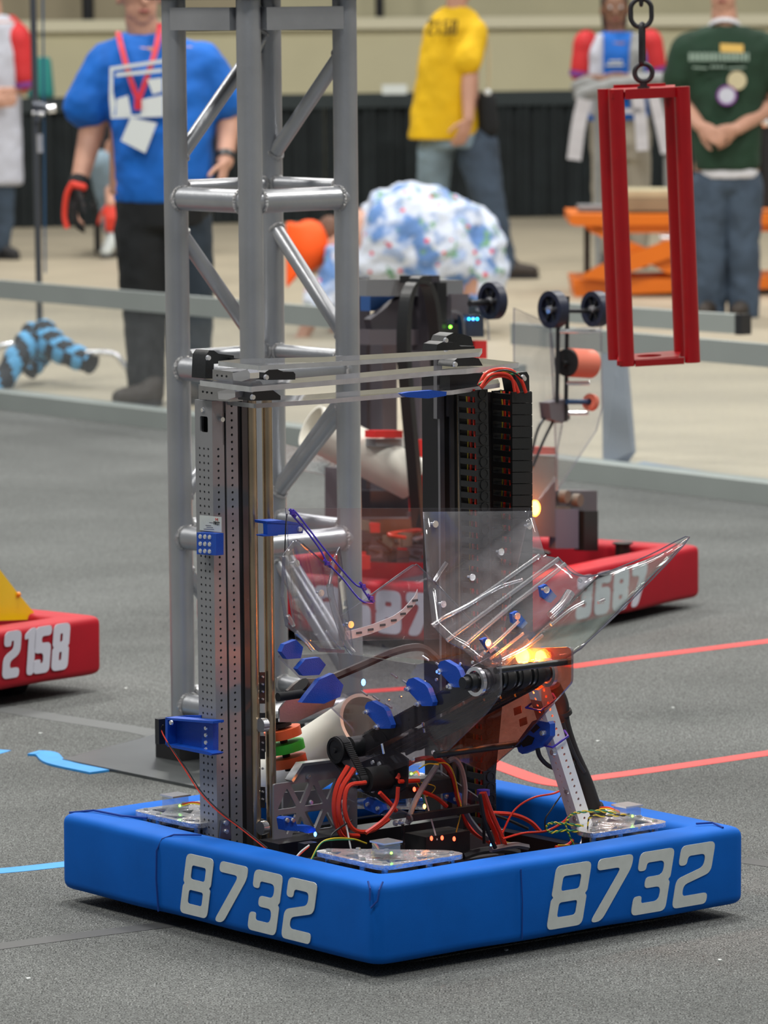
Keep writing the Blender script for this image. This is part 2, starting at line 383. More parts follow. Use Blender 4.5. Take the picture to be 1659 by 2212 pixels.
rail_run(RA - RD * 3, on_rail(752), 'guardrail', 'grey guardrail with clear panel behind the truss on the left')
rail_run(on_rail(1112), RB, 'guardrail', 'grey guardrail with clear panel beyond the red cage on the right')
q0 = on_rail(752) + RN * .02; q1 = on_rail(1112) + RN * .02
t = thing('gate_sill', 'low grey sill bridging the gap between the two guardrails', 'sill', (q0 + q1) / 2)
m = MB(); m.box((q0 + q1) / 2 + Vector((0, 0, .035)), (q1 - q0), RN * .1, (0, 0, .07)); m.build('sill_bar', 'rail_grey', t)
m = MB(); m.box(q1 + Vector((0, 0, .20)), RD * .03, RN * .04, (0, 0, .33)); m.build('end_post', 'rail_grey', t)
# the swung-open gate behind: a rail with end cap, and its slanting post
a = gy(1180, 672, 16.6); b = gy(1598, 700, 16.2)
t = thing('open_gate_rail', 'short grey rail with an end cap behind the red cage', 'rail', (a + b) / 2)
m = MB(); m.box((a + b) / 2, b - a, RN * .04, (0, 0, .065)); m.build('rail_bar', 'rail_grey', t)
m = MB(); q_ = a.lerp(b, .37); m.wbox((q_.x - .02, q_.y - .02, .0), (q_.x + .02, q_.y + .02, q_.z - .03)); m.build('rail_leg', 'rail_grey', t)
m = MB(); m.box(b + (b - a).normalized() * .013, (b - a).normalized() * .024, RN * .046, (0, 0, .07)); m.build('end_cap', 'dark_metal', t)
p0 = gz(1332, 1015); 
t = thing('gate_post', 'grey blue slab post standing below the red cage', 'post', p0)
m = MB(); m.prism([p0 + Vector((-.045, .05, .008)), p0 + Vector((.02, .05, .008)), p0 + Vector((.05, .0, .06)), p0 + Vector((.02, 0, .44)), p0 + Vector((-.05, .0, .44))], RN * .02); m.build('slab', mat('slab_grey', (.26, .29, .34), .5), t)
m = MB(); m.box(p0 + Vector((-.02, .03, .012)), (.16, 0, 0), (0, .12, 0), (0, 0, .012)); m.build('base_foot', 'slab_grey', t)
t0 = gz(1330, 1035); m = MB(); m.prism([gz(1300, 1012, CZ * 0 + .008), gz(1380, 1010, .008), gz(1659, 1062, .008), gz(1659, 1040, .008), gz(1390, 998, .008)], (0, 0, .001)); tag(m.build('floor_tape', mat('dull_blue', (.17, .24, .34), .6)), 'dull blue tape on the concrete along the right guardrail', 'tape')
# ------------------------------------------------------------------ tape on the carpet
def strip(px, wpx, name, material, label, zoff=0.0, group=None):
    pts = [gz(x, y, CZ) for x, y in px]; P = spline(pts, 6) if len(pts) > 2 else pts; mb = MB(); vs = []
    for i, p in enumerate(P):
        d = (P[min(i + 1, len(P) - 1)] - P[max(i - 1, 0)]).normalized(); nrm = Vector((-d.y, d.x, 0)) * (wpx / 2)
        for s_ in (-1, 1):
            for z in (0, .0006 + zoff): vs.append(p + nrm * s_ + Vector((0, 0, z)))
    mb.v = vs
    for i in range(len(P) - 1):
        a = i * 4; b = a + 4; mb.f += [(a, b, b + 1, a + 1), (a + 2, a + 3, b + 3, b + 2), (a + 1, b + 1, b + 3, a + 3), (a, a + 2, b + 2, b)]
    mb.f += [(0, 1, 3, 2), ((len(P) - 1) * 4, (len(P) - 1) * 4 + 2, (len(P) - 1) * 4 + 3, (len(P) - 1) * 4 + 1)]
    return tag(mb.build(name, material, smooth=False), label, 'tape', group)
strip([(1228, 1441), (1380, 1420), (1700, 1380)], .05, 'floor_tape', 'red_tape', 'upper red tape line on the carpet right of the blue robot')
strip([(1265, 1683), (1420, 1662), (1720, 1618)], .05, 'floor_tape', 'red_tape', 'lower red tape line on the carpet right of the blue robot')
strip([(1040, 1640), (1100, 1663), (1180, 1690), (1265, 1700)], .05, 'floor_tape', 'red_tape', 'red tape bend behind the leaning white strut', .0004)
strip([(700, 1500), (830, 1491), (1000, 1478)], .05, 'floor_tape', 'red_tape', 'red tape seen through the clear plates of the blue robot')
strip([(-30, 1622), (12, 1625)], .05, 'floor_tape', 'blue_tape', 'stub of blue tape at the left edge above the long strip')
strip([(72, 1629), (100, 1632), (125, 1650), (215, 1670)], .05, 'floor_tape', 'blue_tape', 'bent blue tape piece on the corner of the steel base plate', .004)
strip([(-40, 1885), (60, 1876), (200, 1860)], .05, 'floor_tape', 'blue_tape', 'blue tape line running under the left bumper corner')
strip([(-40, 2050), (150, 2024), (460, 1985)], .05, 'floor_tape', 'grey_tape', 'dark grey tape line on the carpet before the left bumper')
strip([(1600, 1858), (1700, 1872)], .05, 'floor_tape', 'grey_tape', 'short dark grey tape at the right edge beside the bumper')
strip([(-30, 1525), (120, 1550), (300, 1578), (352, 1590)], .07, 'floor_tape', mat('carpet_tape', (.10, .108, .108), .7), 'worn grey tape seam left of the truss foot', 0)
# confetti bits
for k, (x, y) in enumerate([(1093, 2053), (86, 1585), (1572, 1890), (1555, 2075), (1210, 1600), (1455, 1530), (272, 1488), (60, 2115), (1290, 1602)]):
    p = gz(x, y, CZ); m = MB(); r = .004; m.prism([p + Vector((cos(a) * r * (1 + .5 * sin(k + a)), sin(a) * r * 1.6, 0)) for a in (0, 1, 2.2, 3.4, 4.6)], (0, 0, .002))
    tag(m.build('paper_scrap', 'number_white'), 'tiny white scrap on the carpet ' + ['below the right-hand 8732', 'above the bent blue tape', 'beside the rightmost bumper corner', 'at the lower right of the photo', 'between the two long red tape lines, left one', 'between the two long red tape lines, right one', 'just right of the red 2158 bumper', 'near the bottom left corner', 'between the red tape lines, lowest one'][k], 'scrap', 'white scraps on the carpet')
# ------------------------------------------------------------------ truss
TC = gz(556, 1680); ta = radians(39.5); TU = Vector((-sin(ta), cos(ta), 0)); TV = Vector((cos(ta), sin(ta), 0)); S = .254
TN, TL, TR, TB = TC, TC + TU * S, TC + TV * S, TC + TU * S + TV * S
tz = lambda y: CH - (y + 35) / 1047 
truss = thing('box_truss', 'silver welded box truss tower standing behind the blue robot', 'truss', (TC + TU * S / 2 + TV * S / 2))
for p in (TN, TL, TR, TB):
    m = MB(); m.tube(p + ZV * .055, p + ZV * 1.95, .0255, 28); m.build('chord_tube', 'truss_metal', truss)
weld = MB()
def bar(a, b, r, nm='cross_tube'):
    d = (b - a).normalized(); m = MB(); m.tube(a, b, r, 24); m.build(nm, 'truss_metal', truss)
    for p, s in ((a, 1), (b, -1)):
        q = p + d * s * .0225
        x, y, _ = frame(d); n = 26
        for i in range(n):
            t = 2 * pi * i / n; weld.ball(q + x * cos(t) * (r + .001) + y * sin(t) * (r + .001), .0045, 6)
def lvl(y): return tz(y)
for y in (430, 805, 1180, 1555):
    z = lvl(y)
    for a, b in ((TL, TN), (TN, TR)):
        d = (b - a).normalized(); bar(a + ZV * z, b + ZV * z, .0245)
    for a, b in ((TL, TB), (TB, TR)):
        bar(a + ZV * (z + .022), b + ZV * (z + .022), .0165)
def tri(a, ya, b, yb, r=.0155): bar(a + ZV * lvl(ya), b + ZV * lvl(yb), r, 'diagonal_tube')
for off in (-750, 0, 750):
    tri(TL, 352 + off, TB, 60 + off); tri(TL, 492 + off, TB, 815 + off)
    tri(TB, 352 + off, TR, 105 + off); tri(TB, 492 + off, TR, 745 + off)
tri(TL, 1102, TB, 820); tri(TL, 1245, TB, 1540); tri(TB, 1110, TR, 880); tri(TB, 1205, TR, 1450)
for p, q in ((TL, TN), (TN, TR)):
    d = (q - p).normalized(); z = lvl(37); nrm = Vector((d.y, -d.x, 0))
    if nrm.y > 0: nrm = -nrm
    m = MB(); m.box((p + q) / 2 + ZV * z + nrm * .018, (q - p) * .80, nrm * .022, ZV * .047); m.build('end_bar', 'truss_metal', truss)
for p, q in ((TL, TB), (TB, TR)):
    d = (q - p).normalized(); m = MB(); m.box((p + q) / 2 + ZV * lvl(40), (q - p) * .85, Vector((d.y, -d.x, 0)) * .022, ZV * .047); m.build('end_bar', 'truss_metal', truss)
weld.build('weld_beads', 'weld', truss)['kind'] = 'stuff'
m = MB(); c = (TN + TB) / 2; m.box(c + ZV * (lvl(0) + .014), TU * .34, TV * .34, ZV * .02); m.build('end_plate', 'black_matte', truss)
for p in (TN, TL, TR, TB):
    m = MB(); m.box(p + ZV * .052, TU * .085, TV * .085, ZV * .08); m.build('foot_block', 'black_matte', truss)
m = MB(); m.prism([gz(x, y, CZ + .0002) for x, y in [(135, 1645), (430, 1706), (760, 1768), (1020, 1600), (620, 1530), (360, 1585)]], (0, 0, .006)); m.build('base_plate', 'steel_plate', truss)
# ------------------------------------------------------------------ red cage on its chain
CY = 10.5
def cg(x, y, d=0): return gy(x, y, CY + d)
cage = thing('hanging_cage', 'red open metal cage hanging from a dark chain', 'cage', cg(1420, 790, .1))
posts = [((1331, 193), (1354, 791), 0, .0175), ((1473, 187), (1496, 783), .05, .0175), ((1306, 192), (1329, 777), .14, .0165), ((1449, 188), (1472, 770), .19, .0165)]
for a, b, d, r in posts:
    m = MB(); m.tube(cg(*a, d), cg(*b, d), r, 22); m.build('cage_post', 'red_paint', cage)
def quadplate(P, th, name, hole=None):
    c = sum(P, Vector()) / 4; ax = (P[1] - P[0]).normalized(); ay = (P[3] - P[0]).normalized()
    pts = [((p - c).dot(ax), (p - c).dot(ay)) for p in P]; ol = [fillet(pts, .004)]
    if hole: ol.append([(hole * cos(t * pi / 14), hole * sin(t * pi / 14)) for t in range(28)])
    curve_plate(name, ol, th, c, ax, ay, 'red_paint', cage)
quadplate([cg(1343, 783, 0), cg(1482, 775, .05), cg(1462, 764, .19), cg(1320, 771, .14)], .010, 'bottom_plate', .03)
quadplate([cg(1331, 205, 0), cg(1473, 199, .05), cg(1449, 190, .19), cg(1306, 196, .14)], .012, 'top_plate')
for a, b, da, db in (((1350, 204), (1459, 199), -.003, .047), ((1325, 194), (1437, 190), .14, .19)):
    m = MB(); p, q = cg(*a, da), cg(*b, db); m.box((p + q) / 2, q - p, (0, .012, 0), (0, 0, .022)); m.build('top_bar', 'red_paint', cage)
for a, b, da, db in (((1372, 785), (1478, 779), 0, .05), ((1352, 772), (1456, 768), .14, .19)):
    m = MB(); p, q = cg(*a, da), cg(*b, db); m.box((p + q) / 2, q - p, (0, .012, 0), (0, 0, .014)); m.build('bottom_bar', 'red_paint', cage)
c0 = cg(1390, 157, .095)
m = MB(); R0 = .0195; m.path([c0 + Vector((cos(t * pi / 14) * R0, 0, sin(t * pi / 14) * R0)) for t in range(28)], .0058, 10, True)
m.tube(c0 + Vector((0, 0, -.022)), c0 + Vector((0, 0, -.052)), .0085, 14); m.tube(c0 + Vector((0, 0, -.03)), c0 + Vector((0, 0, -.036)), .014, 14); m.build('eye_bolt', 'chain_steel', cage)
chain = thing('lifting_chain', 'dark steel chain links holding up the red cage', 'chain', c0 + Vector((0, 0, .02)))
def linkring(c, h, wd, rot, r, nm='chain_link'):
    pts = []; n = 28
    for i in range(n):
        t = 2 * pi * i / n; x = cos(t) * wd; z = sin(t) * wd + (h if sin(t) > 0 else -h); pts.append(c + Vector((x * cos(rot), x * sin(rot), z)))
    m = MB(); m.path(pts, r, 10, True); return m.build(nm, 'chain_steel', chain)
linkring(cg(1387, 95, .095), .036, .008, radians(70), .0058)
linkring(cg(1385, 28, .095), .008, .023, 0, .0055)
linkring(cg(1385, -25, .095), .03, .007, radians(80), .0042)
linkring(cg(1384, -85, .095), .013, .020, 0, .0042)
for k in range(8):
    linkring(cg(1384, -140 - 95 * k, .095), .032, .012, radians(80) * (k % 2 == 0), .0042)
# ================================================================== BLUE ROBOT
rob = thing('blue_robot', 'competition robot with blue bumpers numbered 8732 and a tall grey elevator', 'robot', Lc(BL / 2, BB / 2, 0))
def bumper(P, out_u, out_v, L, B, th, z0, z1, material, cr_=.022, name='bumper', parent=None, wob=.0007, fn=None, rp=.018):
    """one padded cover: rounded profile swept round a rounded rectangle"""
    prof = fillet([(0, z0), (th, z0), (th, z1), (0, z1)], rp, 5)      # x = inwards from outer face
    prof = [(x, z) for x, z in prof]
    base = rrect(0, L, 0, B, cr_, 6)
    path = []
    for i in range(len(base)):
        a = Vector(base[i]); b = Vector(base[(i + 1) % len(base)]); n = max(1, int((b - a).length / .02))
        for k in range(n): path.append(a.lerp(b, k / n))
    N = len(path); cen = Vector((L / 2, B / 2)); mb = MB(); M_ = len(prof)
    hx, hy = L / 2, B / 2
    for i, p in enumerate(path):
        q = p - cen
        for x, z in prof:
            sc = Vector(((hx - x) / hx, (hy - x) / hy)); r = Vector((q.x * sc.x, q.y * sc.y)) + cen
            bulge = wob * (sin(i * .37) + .6 * sin(i * .83 + z * 40))
            if x < th * .5: r = r + q.normalized() * bulge
            zz = z + (wob * .7 * sin(i * .29 + 1) if z > (z0 + z1) / 2 else wob * .9 * sin(i * .43))
            mb.v.append(fn(r.x, r.y, zz))
    for i in range(N):
        j = (i + 1) % N
        for k in range(M_):
            l = (k + 1) % M_; mb.f.append((i * M_ + k, i * M_ + l, j * M_ + l, j * M_ + k))
    return mb.build(name, material, parent)
bz0, bz1 = .028, .167
bump_ = bumper(N0, None, None, BL, BB, .078, bz0, bz1, 'blue_fabric', fn=Lc, parent=rob)
digits('8732', Lc(.549, -.0012, .040), -UV, ZV, .108, .0985, .22, bump_, 'number_white', w=.74, t=.178, rad=.11, widths=[1, 1.0, .97, 1])
digits('8732', Lc(-.0012, .370, .042), VV, ZV, .108, .0955, .22, bump_, 'number_white', w=.74, t=.178, rad=.11)
# folded seams of the cover
m = MB()
for uu in (.612,):
    m.path([Lc(uu, -.0022, .032), Lc(uu + .004, -.0032, .09), Lc(uu + .002, -.0028, .14), Lc(uu - .006, .004, .161), Lc(uu - .024, .016, .1695), Lc(uu - .06, .05, .1700)], .0016, 6)
m.path([Lc(.0035, .02, .169), Lc(-.002, .008, .158), Lc(-.002, .004, .140), Lc(.006, -.004, .128)], .0018, 6)
m.path([Lc(.022, .0035, .1695), Lc(.010, -.002, .160), Lc(.008, -.004, .140)], .0018, 6)
m.path([Lc(.915, .02, .165), Lc(.88, .05, .1705), Lc(.80, .055, .1705), Lc(.75, .075, .171)], .0020, 6)
m.path([Lc(.012, .79, .168), Lc(.05, .80, .1705), Lc(.06, .77, .171)], .0018, 6)
m.build('fabric_seam', 'blue_seam', bump_)
# seam line in the middle of the right face
m = MB(); m.path([Lc(-.0028, .315, .035), Lc(-.0032, .316, .10), Lc(-.002, .314, .155)], .0011, 6); m.build('fabric_seam', 'blue_seam', bump_)
# ---- frame, belly pan, wheels
FR0, FR1, FV0, FV1 = .082, BL - .082, .082, BB - .082
for a in ((FR0, FR0 + .025, FV0, FV1), (FR1 - .025, FR1, FV0, FV1), (FR0, FR1, FV0, FV0 + .025), (FR0, FR1, FV1 - .025, FV1)):
    m = MB(); m.lbox(*a, .048, .098); m.build('frame_rail', 'dark_metal', rob)
m = MB(); m.lbox(FR0 + .02, FR1 - .02, FV0 + .02, FV1 - .02, .048, .054); m.build('belly_pan', mat('belly', (.045, .042, .045), .4, .4), rob)
for u in (.155, BL - .155):
    for v in (.155, BB - .155):
        m = MB(); a = Lc(u, v, .049); m.tube(a - VV * .0185, a + VV * .0185, .042, 28); m.build('drive_wheel', 'black_matte', rob)
# ---- perforated box tubes
def perf(mb, O, du, dv, nrm, cols, rows, pitch, r, th=.0026, n=8):
    """sheet of cells, each with a real round hole"""
    for i in range(cols):
        for j in range(rows):
            c = O + du * (i + .5) * pitch + dv * (j + .5) * pitch; h = pitch / 2; o = []; q = []; q2 = []
            for k in range(n):
                t = 2 * pi * (k + .5) / n; x, y = cos(t), sin(t); s = h / max(abs(x), abs(y)) if True else 1
                if n == 8: 
                    sx = h if abs(x) > .5 else h * abs(x) / abs(y); sy = h if abs(y) > .5 else h * abs(y) / abs(x)
                    px, py = (math.copysign(min(h, sx), x), math.copysign(min(h, sy), y))
                o.append(c + du * px + dv * py); q.append(c + du * x * r + dv * y * r); q2.append(q[-1] - nrm * th)
            # add square corners
            b = len(mb.v); mb.v += o + q + q2
            for k in range(n):
                l = (k + 1) % n; mb.f += [(b + k, b + l, b + n + l, b + n + k), (b + n + k, b + n + l, b + 2 * n + l, b + 2 * n + k)]
            cr4 = [c + du * sx_ * h + dv * sy_ * h for sx_, sy_ in ((1, 1), (-1, 1), (-1, -1), (1, -1))]
            for a_, (k, l) in zip(cr4, ((0, 1), (2, 3), (4, 5), (6, 7))):
                mb.v.append(a_); mb.f.append((len(mb.v) - 1, b + l, b + k))
def perftube(name, u0, u1, v0, v1, z0, z1, cu, cv, material='tower_grey', pitch=.0127, r=.0024, parent=None, solid_top=0):
    mb = MB(); rows = int((z1 - z0 - solid_top) / pitch); zt = z0 + rows * pitch
    # -v face : cu columns
    wv = u1 - u0; pad = (wv - cu * pitch) / 2; O = Lc(u0 + pad, v0, z0)
    perf(mb, O, UV, ZV, OUTV, cu, rows, pitch, r)
    mb.lq = lambda *a: None
    def q(a, b, c, d): n = len(mb.v); mb.v += [a, b, c, d]; mb.f.append((n, n + 1, n + 2, n + 3))
    q(Lc(u0, v0, z0), Lc(u0 + pad, v0, z0), Lc(u0 + pad, v0, zt), Lc(u0, v0, zt)); q(Lc(u1 - pad, v0, z0), Lc(u1, v0, z0), Lc(u1, v0, zt), Lc(u1 - pad, v0, zt))
    wu = v1 - v0; pad = (wu - cv * pitch) / 2
    perf(mb, Lc(u0, v0 + pad, z0), VV, ZV, OUTU, cv, rows, pitch, r)
    q(Lc(u0, v0, z0), Lc(u0, v0 + pad, z0), Lc(u0, v0 + pad, zt), Lc(u0, v0, zt)); q(Lc(u0, v1 - pad, z0), Lc(u0, v1, z0), Lc(u0, v1, zt), Lc(u0, v1 - pad, zt))
    q(Lc(u1, v0, z0), Lc(u1, v1, z0), Lc(u1, v1, zt), Lc(u1, v0, zt)); q(Lc(u0, v1, z0), Lc(u1, v1, z0), Lc(u1, v1, zt), Lc(u0, v1, zt))
    if z1 > zt: mb.lbox(u0, u1, v0, v1, zt, z1)
    mb.lbox(u0 + .003, u1 - .003, v0 + .003, v1 - .003, z0, z0 + .002)
    return mb.build(name, material, parent or rob)
EU = .60
perftube('elevator_upright', EU, EU + .051, .120, .1455, .095, .845, 3, 1, parent=rob)
# top of the outer upright with its square window
ol = [[(0, 0), (.051, 0), (.051, .078), (0, .078)], rrect(.013, .036, .022, .050, .004)]
cap_ = curve_plate('upright_cap', [ol[0], ol[1][::-1]], .003, Lc(EU, .1215, .845), UV, ZV, 'tower_grey', rob)
m = MB(); m.lbox(EU, EU + .003, .1225, .1455, .845, .923); m.lbox(EU + .048, EU + .051, .1225, .1455, .845, .923); m.lbox(EU, EU + .051, .143, .1455, .845, .923); m.build('upright_cap', 'tower_grey', rob)
m = MB(); m.lbox(EU + .006, EU + .046, .136, .142, .86, .90); m.build('window_dark', 'hole_dark', rob)  # black box put in for the shade inside the window
m = MB(); m.bolt(Lc(EU + .026, .120, .906), OUTV, .0045, .003); m.bolt(Lc(EU, .139, .89), OUTU, .0055, .006); m.build('cap_screw', 'silver', rob)
perftube('elevator_upright', EU + .002, EU + .047, .1515, .177, .080, .948, 2, 1, parent=rob)
m = MB(); m.lbox(EU + .004, EU + .047, .1458, .1513, .08, .90); m.build('dark_gap', 'black_matte', rob)  # black strips put in for the shade in the gaps between tubes
m = MB(); m.lbox(EU + .006, EU + .047, .1775, .186, .08, .93); m.build('dark_gap', 'black_matte', rob)
m = MB(); m.lbox(EU + .002, EU + .020, .1865, .199, .06, .935); m.build('carriage_rail', mat('rail_dark', (.10, .095, .095), .4, .6), rob)
for v0 in (.199, .2335):
    m = MB(); a = Lc(EU + .004, v0 + .0095, 0); m.tube(a + ZV * .055, a + ZV * .935, .0092, 24); m.build('carriage_tube', 'tan_reflect_tube', rob)
# right-hand tower, mostly black with bright edges
m = MB(); m.lbox(EU + .002, EU + .05, .632, .652, .06, .945); m.build('elevator_upright', 'black_matte', rob)
for v0, w_ in ((.630, .0105), (.655, .0085)):
    m = MB(); m.lbox(EU - .004, EU + .002, v0, v0 + w_, .06, .955 if v0 < .64 else .93); m.build('upright_edge', mat('edge_grey', (.24, .24, .26), .35, .6), rob)
m = MB(); m.lbox(EU, EU + .051, .641, .655, .06, .93); m.lbox(EU, EU + .05, .664, .735, .06, .94); m.build('elevator_upright', 'black_matte', rob)
m = MB(); a = Lc(EU - .012, .6685, 0); m.tube(a + ZV * .06, a + ZV * .93, .0042, 14); m.build('carriage_tube', 'tan_reflect_tube', rob)
perftube('elevator_upright', EU - .03, EU - .008, .684, .697, .08, .90, 1, 1, 'dark_metal', parent=rob)
# base cross rails between the towers
for z in (.06,):
    m = MB(); m.lbox(EU - .005, EU + .055, .12, .72, .055, .105); m.build('base_rail', 'tower_grey', rob)
# top cross plates, traced on their own heights
def hplate(px, z, th, name, material, r=.004, parent=rob):
    P = [gz(x, y, z) for x, y in px]; c = sum(P, Vector()) / len(P)
    pts = [((p - c).dot(VV), (p - c).dot(UV)) for p in P]
    # VV and UV are nearly square to each other: use an exact orthonormal pair
    e1 = VV; e2 = ZV.cross(e1); pts = [((p - c).dot(e1), (p - c).dot(e2)) for p in P]
    q = fillet(pts, r); m = MB(); m.prism([c + e1 * a + e2 * b for a, b in q], ZV * th); o = m.build(name, material, parent, smooth=False)
    o.data.materials.append(MATS['plate_edge'])
    for p in o.data.polygons:
        if len(p.vertices) == 4: p.material_index = 1
    return o
hplate([(431, 833), (540, 847), (780, 827), (952, 811), (1008, 808), (1122, 794), (1040, 785), (952, 800), (780, 816), (600, 832), (470, 824)], .950, .0092, 'cross_plate', 'clear_sheet')
hplate([(437, 868), (550, 882), (720, 871), (870, 858), (975, 853), (1080, 837), (1076, 828), (1000, 838), (860, 847), (640, 864), (470, 862)], .914, .0080, 'cross_plate', 'clear_sheet')
hplate([(470, 790), (560, 800), (760, 789), (1036, 771), (1042, 762), (920, 769), (700, 781), (520, 785)], .990, .0080, 'cross_plate', 'clear_sheet')
# blocks, cams and printed guides between the plates
def blk(x0, x1, y0, y1, u, dep, name, material, r=.003, holes=()):
    """block whose right-front face is traced on plane u; depth dep along U"""
    P = [pu(x, y, u) for x, y in ((x0, y1), (x1, y1), (x1, y0), (x0, y0))]; m = MB(); m.prism(P, UV * dep); return m.build(name, material, rob)
def blv(px, v, dep, name, material, parent=rob):
    """solid whose left-front face is traced on plane v; depth dep along V"""
    m = MB(); m.prism([pv(x, y, v) for x, y in px], VV * dep); return m.build(name, material, parent)
blv([(429, 830), (497, 836), (497, 868), (429, 862)], .112, .028, 'bearing_block', 'aluminium')
blv([(459, 798), (503, 803), (503, 826), (459, 820)], .125, .05, 'bearing_block', 'aluminium')
for (x, y, s) in ((470, 846, 1), (502, 806, 1)):
    m = MB(); c = pv(x, y, .108); m.prism([c, pv(x + 32, y - 8, .10), pv(x + 38, y, .10), pv(x + 38, y + 12, .10), pv(x + 20, y + 18, .10), pv(x + 2, y + 16, .108)], VV * .02); m.build('latch_arm', 'silver', rob)
    m = MB(); a = pu(x + 36, y + 2, .55); m.tube(a, a + VV * .022, .0105, 20); m.build('latch_roller', 'black_plastic', rob)
for x, y in ((438, 846), (447, 847.5), (457, 849)):  # dark discs painted in for the shade of the block's holes
    m = MB(); c = pv(x, y, .1118); m.tube(c, c + OUTV * .0006, .0019, 10); m.build('hole_dot', 'hole_dark', rob)
for x, y in ((469, 811), (479, 812), (489, 813)):
    m = MB(); c = pv(x, y, .1248); m.tube(c, c + OUTV * .0006, .0019, 10); m.build('hole_dot', 'hole_dark', rob)
def guide(px, u, dep=.04, nm='belt_guide'):
    m = MB(); m.prism([pu(x, y, u) for x, y in px], UV * dep); return m.build(nm, 'black_plastic', rob)
guide([(445, 768), (452, 757), (462, 757), (472, 764), (505, 768), (507, 784), (462, 786), (461, 818), (443, 818)], .62)
guide([(508, 784), (507, 774), (540, 776), (560, 782), (561, 786)], .60, .02)
guide([(570, 816), (572, 805), (583, 797), (598, 797), (612, 803), (634, 803), (638, 808), (638, 820), (575, 821)], .48)
guide([(541, 860), (545, 848), (560, 842), (575, 841), (590, 843), (606, 855), (606, 864), (545, 866)], .48)
guide([(942, 758), (945, 744), (958, 738), (985, 740), (995, 748), (1025, 748), (1026, 757)], .56)
guide([(958, 742), (965, 726), (980, 719), (1000, 722), (1018, 728), (1023, 747), (990, 748)], .60)
guide([(975, 792), (978, 782), (990, 772), (1010, 770), (1034, 774), (1043, 790)], .50)
guide([(1112, 806), (1138, 803), (1143, 812), (1144, 850), (1120, 850)], .52)
for x, y, u in ((449, 773, .615), (574, 815, .475), (545, 858, .475), (962, 735, .555), (982, 787, .495), (1129, 815, .512), (1131, 818, .515)):
    m = MB(); m.bolt(pu(x, y, u - .0005), OUTU, .0052, .004); m.build('guide_bolt', 'silver', rob)
m = MB(); m.prism([pu(x, y, .47) for x, y in [(868, 850), (884, 847), (935, 843), (965, 846), (964, 855), (925, 861), (878, 858)]], UV * .012); m.build('blue_clip', 'blue_print', rob)
blk(944, 955, 760, 905, EU - .006, .01, 'tie_bar', 'edge_grey'); blk(968, 977, 810, 900, EU - .006, .01, 'tie_bar', 'edge_grey')
blk(972, 1048, 806, 842, .56, .03, 'motor_block', 'black_plastic')
# ---- cable chains
def echain(x0, x1, y0, y1, u, wu, wv, n, leanx, name):
    ch = thing(name, None, None, (0, 0, 0)); ch.parent = rob; ch['org'] = rob['org']; ch.location = (0, 0, 0)
    if 'label' in ch: del ch['label']
    top = pu(x0, y0, u); bot = pu(x0 + leanx, y1, u); step = (bot - top) / n; first = None; h = step.length * .97
    for i in range(n):
        c = top + step * (i + .5)
        if first is None:
            m = MB(); ax, ay = VV * 1.0, UV * 1.0
            # side plates (facing right-front) with pivot discs
            for du in (0, wu):
                m.box(c + ay * du + ax * wv / 2, ax * wv, UV * .004, ZV * h)
                s = -1 if du == 0 else 1
                m.tube(c + ay * (du + s * .002) + ax * wv / 2 + ZV * h * .1, c + ay * (du + s * .0032) + ax * wv / 2 + ZV * h * .1, h * .42, 16)
                m.ring(c + ay * (du + s * .003) + ax * wv / 2 + ZV * h * .1, c + ay * (du + s * .0042) + ax * wv / 2 + ZV * h * .1, h * .45, h * .38, 16)
            for dv in (.002, wv - .002): m.box(c + ax * dv + ay * wu / 2 + ZV * h * .1, UV * wu, VV * .0035, ZV * h * .52)
            first = m.build('chain_link', 'black_plastic', ch); base = c
        else:
            copypart(first, 'chain_link', ch, c - base)
    return ch
ca = echain(1027, 1055, 842, 1790, .50, .050, .027, 39, 20, 'cable_chain')
cb = echain(1105, 1148, 848, 1440, .50, .055, .046, 24, 2, 'cable_chain')
m = MB(); P_ = [pu(x, y, .56) for x, y in ((1000, 1790), (1060, 1790), (1092, 1450), (1138, 1448), (1136, 848), (1000, 846))]; m.prism(P_, UV * .004); m.build('chain_blackout', 'black_matte', rob)  # black plate added behind the chains to blot out the bright background
# solid segmented cover on the front of the right chain
top = pu(1105, 846, .492); top2 = pu(1148, 846, .492); bot = pu(1107, 1440, .492); nseg = 24; first = None
for i in range(nseg):
    st = (bot - top) / nseg; c = top + st * (i + .5) + (top2 - top) / 2
    if first is None:
        m = MB(); m.box(c + UV * .001, (top2 - top), UV * .006, st * .93); first = m.build('cover_segment', 'black_plastic', cb); b0 = c
    else: copypart(first, 'cover_segment', cb, c - b0)
# wires inside the chains
for ch, x0, y0, y1, leanx, wv, us in ((ca, 1027, 842, 1790, 20, .028, (.512, .528, .538)), (cb, 1105, 848, 1440, 2, .046, (.512, .530, .540))):
    t_, b_ = pu(x0, y0, .50), pu(x0 + leanx, y1, .50)
    for j, (uu, mm) in enumerate(zip(us, ('red_wire', 'red_wire', 'yellow_wire'))):
        m = MB(); m.wire([t_.lerp(b_, k / 14) + UV * (uu - .50 + .0025 * sin(k * 2.1 + j)) + VV * (.0065 + .002 * j) for k in range(15)], .0026 if j < 2 else .0014, 6, 3); m.build('chain_wire', mm, ch)
